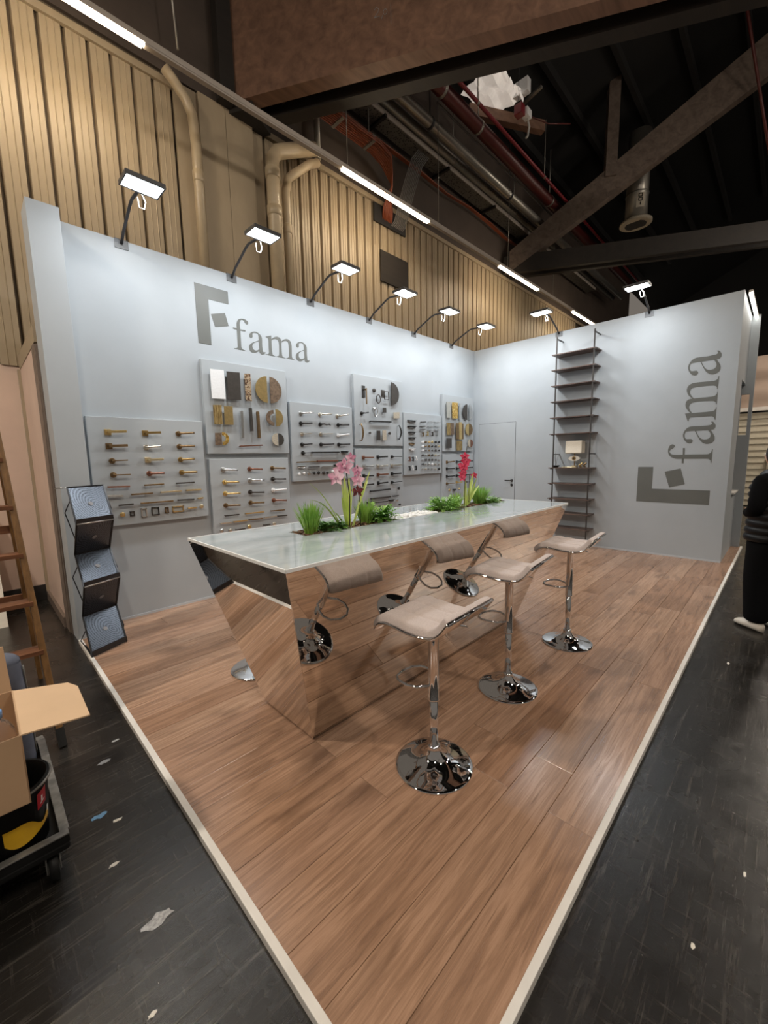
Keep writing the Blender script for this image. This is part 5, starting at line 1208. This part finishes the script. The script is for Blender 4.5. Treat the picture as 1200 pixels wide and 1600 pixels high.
part(wb, 'bottle_body', MB().lathe([(.0, .001), (.048, .002), (.054, .012), (.054, .10), (.051, .108), (.054, .116), (.054, .15), (.050, .185), (.036, .215), (.021, .232), (.018, .25)], 28, (WX, WY, cz0 + q)), 'clear')
part(wb, 'cap', MB().lathe([(.023, .238), (.024, .262), (.022, .266), (.0, .266)], 20, (WX, WY, cz0 + q)), 'bluecap')
BGX, BGY = -7.03, -1.985
def bagp(u, v):
    a = v * 6.2832; k = (1 - .12 * u ** 3); c, n_ = math.cos(a), math.sin(a)
    return (BGX + .082 * math.copysign(abs(c) ** .7, c) * k, BGY + .074 * math.copysign(abs(n_) ** .7, n_) * k + .006 * math.sin(9 * u + 2 * a), .1152 + .50 * u + .006 * math.sin(3 * a))
bg2 = empty('cloth_bag', (BGX, BGY, .1152), 'slate blue cloth bag standing on trolley behind box', 'bag')
part(bg2, 'bag_body', MB().grid(bagp, 14, 32), 'bagcloth'); part(bg2, 'bag_top', MB().ball((BGX, BGY, .612), .082, 16, 10, (.88, .80, .55)), 'bagcloth')
part(bg2, 'zip_line', MB().tube([(BGX + .083 - .006 * (i / 8) ** 3, BGY - .02, .14 + .056 * i) for i in range(9)], .004, 5), 'cartrim')

# ------------------------------------------------------------------ neighbouring stand, far right
fw = empty('weatherboard_booth', (8.2, -5.5, HZ), 'cream weatherboard booth front across the aisle', 'booth')
for k in range(15):
    z = HZ + .02 + .17 * k
    part(fw, 'weatherboard', MB().hexa([(8.18, -9.5, z), (8.18, -2.4, z), (8.24, -2.4, z), (8.24, -9.5, z)], [(8.205, -9.5, z + .165), (8.205, -2.4, z + .165), (8.24, -2.4, z + .165), (8.24, -9.5, z + .165)]), 'weather')
part(fw, 'frame_board', MB().box(8.1, 8.18, -9.5, -2.4, 2.58, 2.68), 'white_trim')
part(fw, 'hatch_frame', MB().box(8.12, 8.17, -4.75, -4.05, .75, 1.35), 'weather'); part(fw, 'hatch_dark', MB().box(8.10, 8.12, -4.65, -4.12, .82, 1.28), 'blackbase')
tp2 = MB().grid(lambda u, v: (8.3 + .05 * math.sin(7 * u + 4 * v) + .03 * math.sin(15 * v), -9.5 + 7.1 * u, 2.6 + 1.45 * v), 20, 10)
solo('dust_sheet', tp2, 'tarp', 'beige dust sheet hanging above the weatherboard booth', 'sheet')
pt = empty('pine_table', (6.2, -4.6, HZ), 'raw pine trestle table behind the person', 'table')
part(pt, 'tabletop', MB().box(5.6, 6.9, -5.4, -3.98, .84, .88), 'pine')
for (x, y) in ((5.7, -5.3), (5.7, -4.05), (6.8, -5.3), (6.8, -4.05)): part(pt, 'leg', MB().box(x - .03, x + .03, y - .03, y + .03, HZ, .84), 'pine')
solo('parcel_box', MB().box(5.8, 6.5, -4.95, -4.1, HZ, .32), 'card', 'brown parcel on the floor under the pine table', 'box', bevel=.004)
# things seen through the hatch
hr = empty('hanging_rail', (1.05, -3.6, .905), 'small stand with pale hanging strips inside service hatch', 'stand')
part(hr, 'rail_post', MB().cyl((1.05, -3.60, .905), (1.05, -3.60, 1.9), .012, 8).cyl((1.05, -3.75, 1.88), (1.05, -3.45, 1.88), .01, 8), 'black')
for k in range(4): part(hr, 'hanging_strip', MB().box(1.04, 1.055, -3.73 + .08 * k, -3.70 + .08 * k, 1.35, 1.87), 'foam')
solo('round_basket', MB().lathe([(.07, 0), (.11, .05), (.12, .12), (.10, .19), (.085, .19), (.0, .18)], 20, (1.16, -3.72, .9052)), 'pine', 'round wooden pot on the hatch sill', 'pot')

# ------------------------------------------------------------------ person at the right edge
def skinned(name, verts, edges, radii, mat, parent, sub=2):
    me = bpy.data.meshes.new(name); me.from_pydata([Vector(v) for v in verts], edges, [])
    o = link(name, me, parent); me.materials.append(MT[mat])
    sk = o.modifiers.new('skin', 'SKIN'); sk.use_smooth_shade = True
    for i, r in enumerate(radii):
        sv = me.skin_vertices[0].data[i]; sv.radius = (r if isinstance(r, tuple) else (r, r)); sv.use_root = (i == 0)
    ss = o.modifiers.new('sub', 'SUBSURF'); ss.levels = sub; ss.render_levels = sub
    return o
pe = empty('person', (-2.34, -4.415, HZ), 'person in glossy black quilted vest and cream shoes, seen from behind', 'person', rz=.85)
# local frame: X forward, Y to the person's left, Z up ; height about 1.60 m
bv = [(0, 0, .86), (0, 0, .98), (.0, 0, 1.14), (-.01, 0, 1.28), (-.005, 0, 1.345), (.015, 0, 1.405), (.02, 0, 1.47), (.025, 0, 1.54)]
be = [(i, i + 1) for i in range(7)]; br = [(.13, .15), (.115, .135), (.115, .15), (.10, .14), (.05, .06), (.05, .052), (.078, .072), (.072, .066)]
for s in (1, -1):
    i = len(bv)
    bv += [(-.005, s * .165, 1.275), (-.04, s * .225, 1.05), (.135, s * .13, 1.0), (.165, s * .075, .995)]
    be += [(3, i), (i, i + 1), (i + 1, i + 2), (i + 2, i + 3)]; br += [.058, .046, .033, .028]
    i = len(bv)
    bv += [(0, s * .095, .80), (.01, s * .10, .46), (-.02, s * .10, .09), (.02, s * .10, .05)]
    be += [(0, i), (i, i + 1), (i + 1, i + 2), (i + 2, i + 3)]; br += [.088, .06, .042, .04]
body = skinned('body', bv, be, br, 'skin', pe)
for s in (1, -1):      # hands, closed round a phone
    hv = [(.165, s * .075, .995), (.19, s * .055, .995), (.215, s * .04, .997)]; he = [(0, 1), (1, 2)]; hr_ = [.026, .032, .03]
    for f, (dz, ln) in enumerate(((.027, .9), (.009, 1.0), (-.009, .95), (-.025, .75))):
        i = len(hv); hv += [(.228, s * .034, .997 + dz), (.228 + .026 * ln, s * .022, .997 + dz), (.228 + .034 * ln, s * .008, .99 + dz)]; he += [(2, i), (i, i + 1), (i + 1, i + 2)]; hr_ += [.0095, .009, .008]
    i = len(hv); hv += [(.195, s * .03, 1.022), (.215, s * .012, 1.036)]; he += [(1, i), (i, i + 1)]; hr_ += [.011, .009]
    skinned('hand', hv, he, hr_, 'skin', pe, 1)
sv_ = [(0, 0, .92), (0, 0, 1.1), (-.01, 0, 1.27), (-.005, 0, 1.36)]; se = [(0, 1), (1, 2), (2, 3)]; sr = [(.13, .155), (.12, .155), (.11, .155), (.058, .066)]
for s in (1, -1):
    i = len(sv_); sv_ += [(-.005, s * .17, 1.28), (-.04, s * .23, 1.05), (.150, s * .105, .998)]; se += [(2, i), (i, i + 1), (i + 1, i + 2)]; sr += [.072, .062, .046]
skinned('sweater', sv_, se, sr, 'blackcloth', pe)
def ring(z, rx, ry, x0, n=28, e=2.4):
    return [(x0 + rx * math.copysign(abs(math.cos(a)) ** (2 / e), math.cos(a)), ry * math.copysign(abs(math.sin(a)) ** (2 / e), math.sin(a)), z) for a in [2 * math.pi * k / n for k in range(n)]]
vm = MB(); levels = []
for i in range(61):
    t = i / 60; z = .78 + .60 * t; puff = .014 * abs(math.sin(t * 10 * math.pi)) ** .6
    ry = .205 - .02 * math.sin(t * math.pi) if t < .75 else .185 - .11 * ((t - .75) / .25) ** 1.6; rx = .155 if t < .8 else .155 - .07 * ((t - .8) / .2)
    levels.append(ring(z, rx + puff, ry + puff, -.005))
vm.add([p for l in levels for p in l], [(i * 28 + k, i * 28 + (k + 1) % 28, (i + 1) * 28 + (k + 1) % 28, (i + 1) * 28 + k) for i in range(60) for k in range(28)], True)
part(pe, 'quilted_vest', vm, 'vest', local=True)
part(pe, 'collar', MB().lathe([(.075, 1.35), (.072, 1.40), (.066, 1.415), (.06, 1.40)], 20), 'vest', local=True)
tv = [(0, 0, .86), (0, 0, .80)]; te = [(0, 1)]; trr = [(.145, .18), (.14, .17)]
for s in (1, -1):
    i = len(tv); tv += [(0, s * .095, .70), (.015, s * .10, .44), (-.01, s * .10, .12), (-.005, s * .10, .07)]; te += [(1, i), (i, i + 1), (i + 1, i + 2), (i + 2, i + 3)]; trr += [.115, .10, .092, .088]
skinned('trousers', tv, te, trr, 'blackcloth', pe)
for s in (1, -1):
    sm = MB()
    sm.grid(lambda u, v: (-.085 + .255 * u, s * (.10 + .008 * u) + (.050 * max(0.0, 1 - abs(2 * u - 1) ** 3.2) ** .5) * math.cos(math.pi * 2 * v), max(0.001, (.05 + .04 * (1 - u) ** 1.2) * (max(0.0, 1 - abs(2 * u - 1) ** 6) ** .5) * (1 + math.sin(math.pi * 2 * v)) * .55 + .002)), 14, 20)
    part(pe, 'shoe', sm, 'shoe', local=True)
hm = MB().ball((.008, 0, 1.508), .108, 22, 16, (.98, .86, 1.12))
part(pe, 'hair', hm, 'hair', local=True)
part(pe, 'hair_back', MB().lathe([(.05, 1.37), (.074, 1.40), (.082, 1.45), (.07, 1.5)], 20, (-.03, 0, 0)), 'hair', local=True)
fm = MB().ball((.052, 0, 1.485), .078, 20, 14, (.90, .84, 1.18)); fm.tube([(.112, 0, 1.51), (.137, 0, 1.478), (.118, 0, 1.468)], [.008, .013, .008], 8)
for s in (1, -1): fm.ball((.0, s * .080, 1.48), .026, 8, 6, (.7, .45, 1.1))
fc = part(pe, 'face', fm, 'skin', local=True)
for s in (1, -1): link('eye', MB().ball((.113, s * .030, 1.50), .011, 8, 6).mesh('eye', 'eyewhite'), fc)
link('mouth', MB().ball((.114, 0, 1.438), .014, 8, 6, (.5, 1.5, .4)).mesh('mouth', 'copper'), fc)
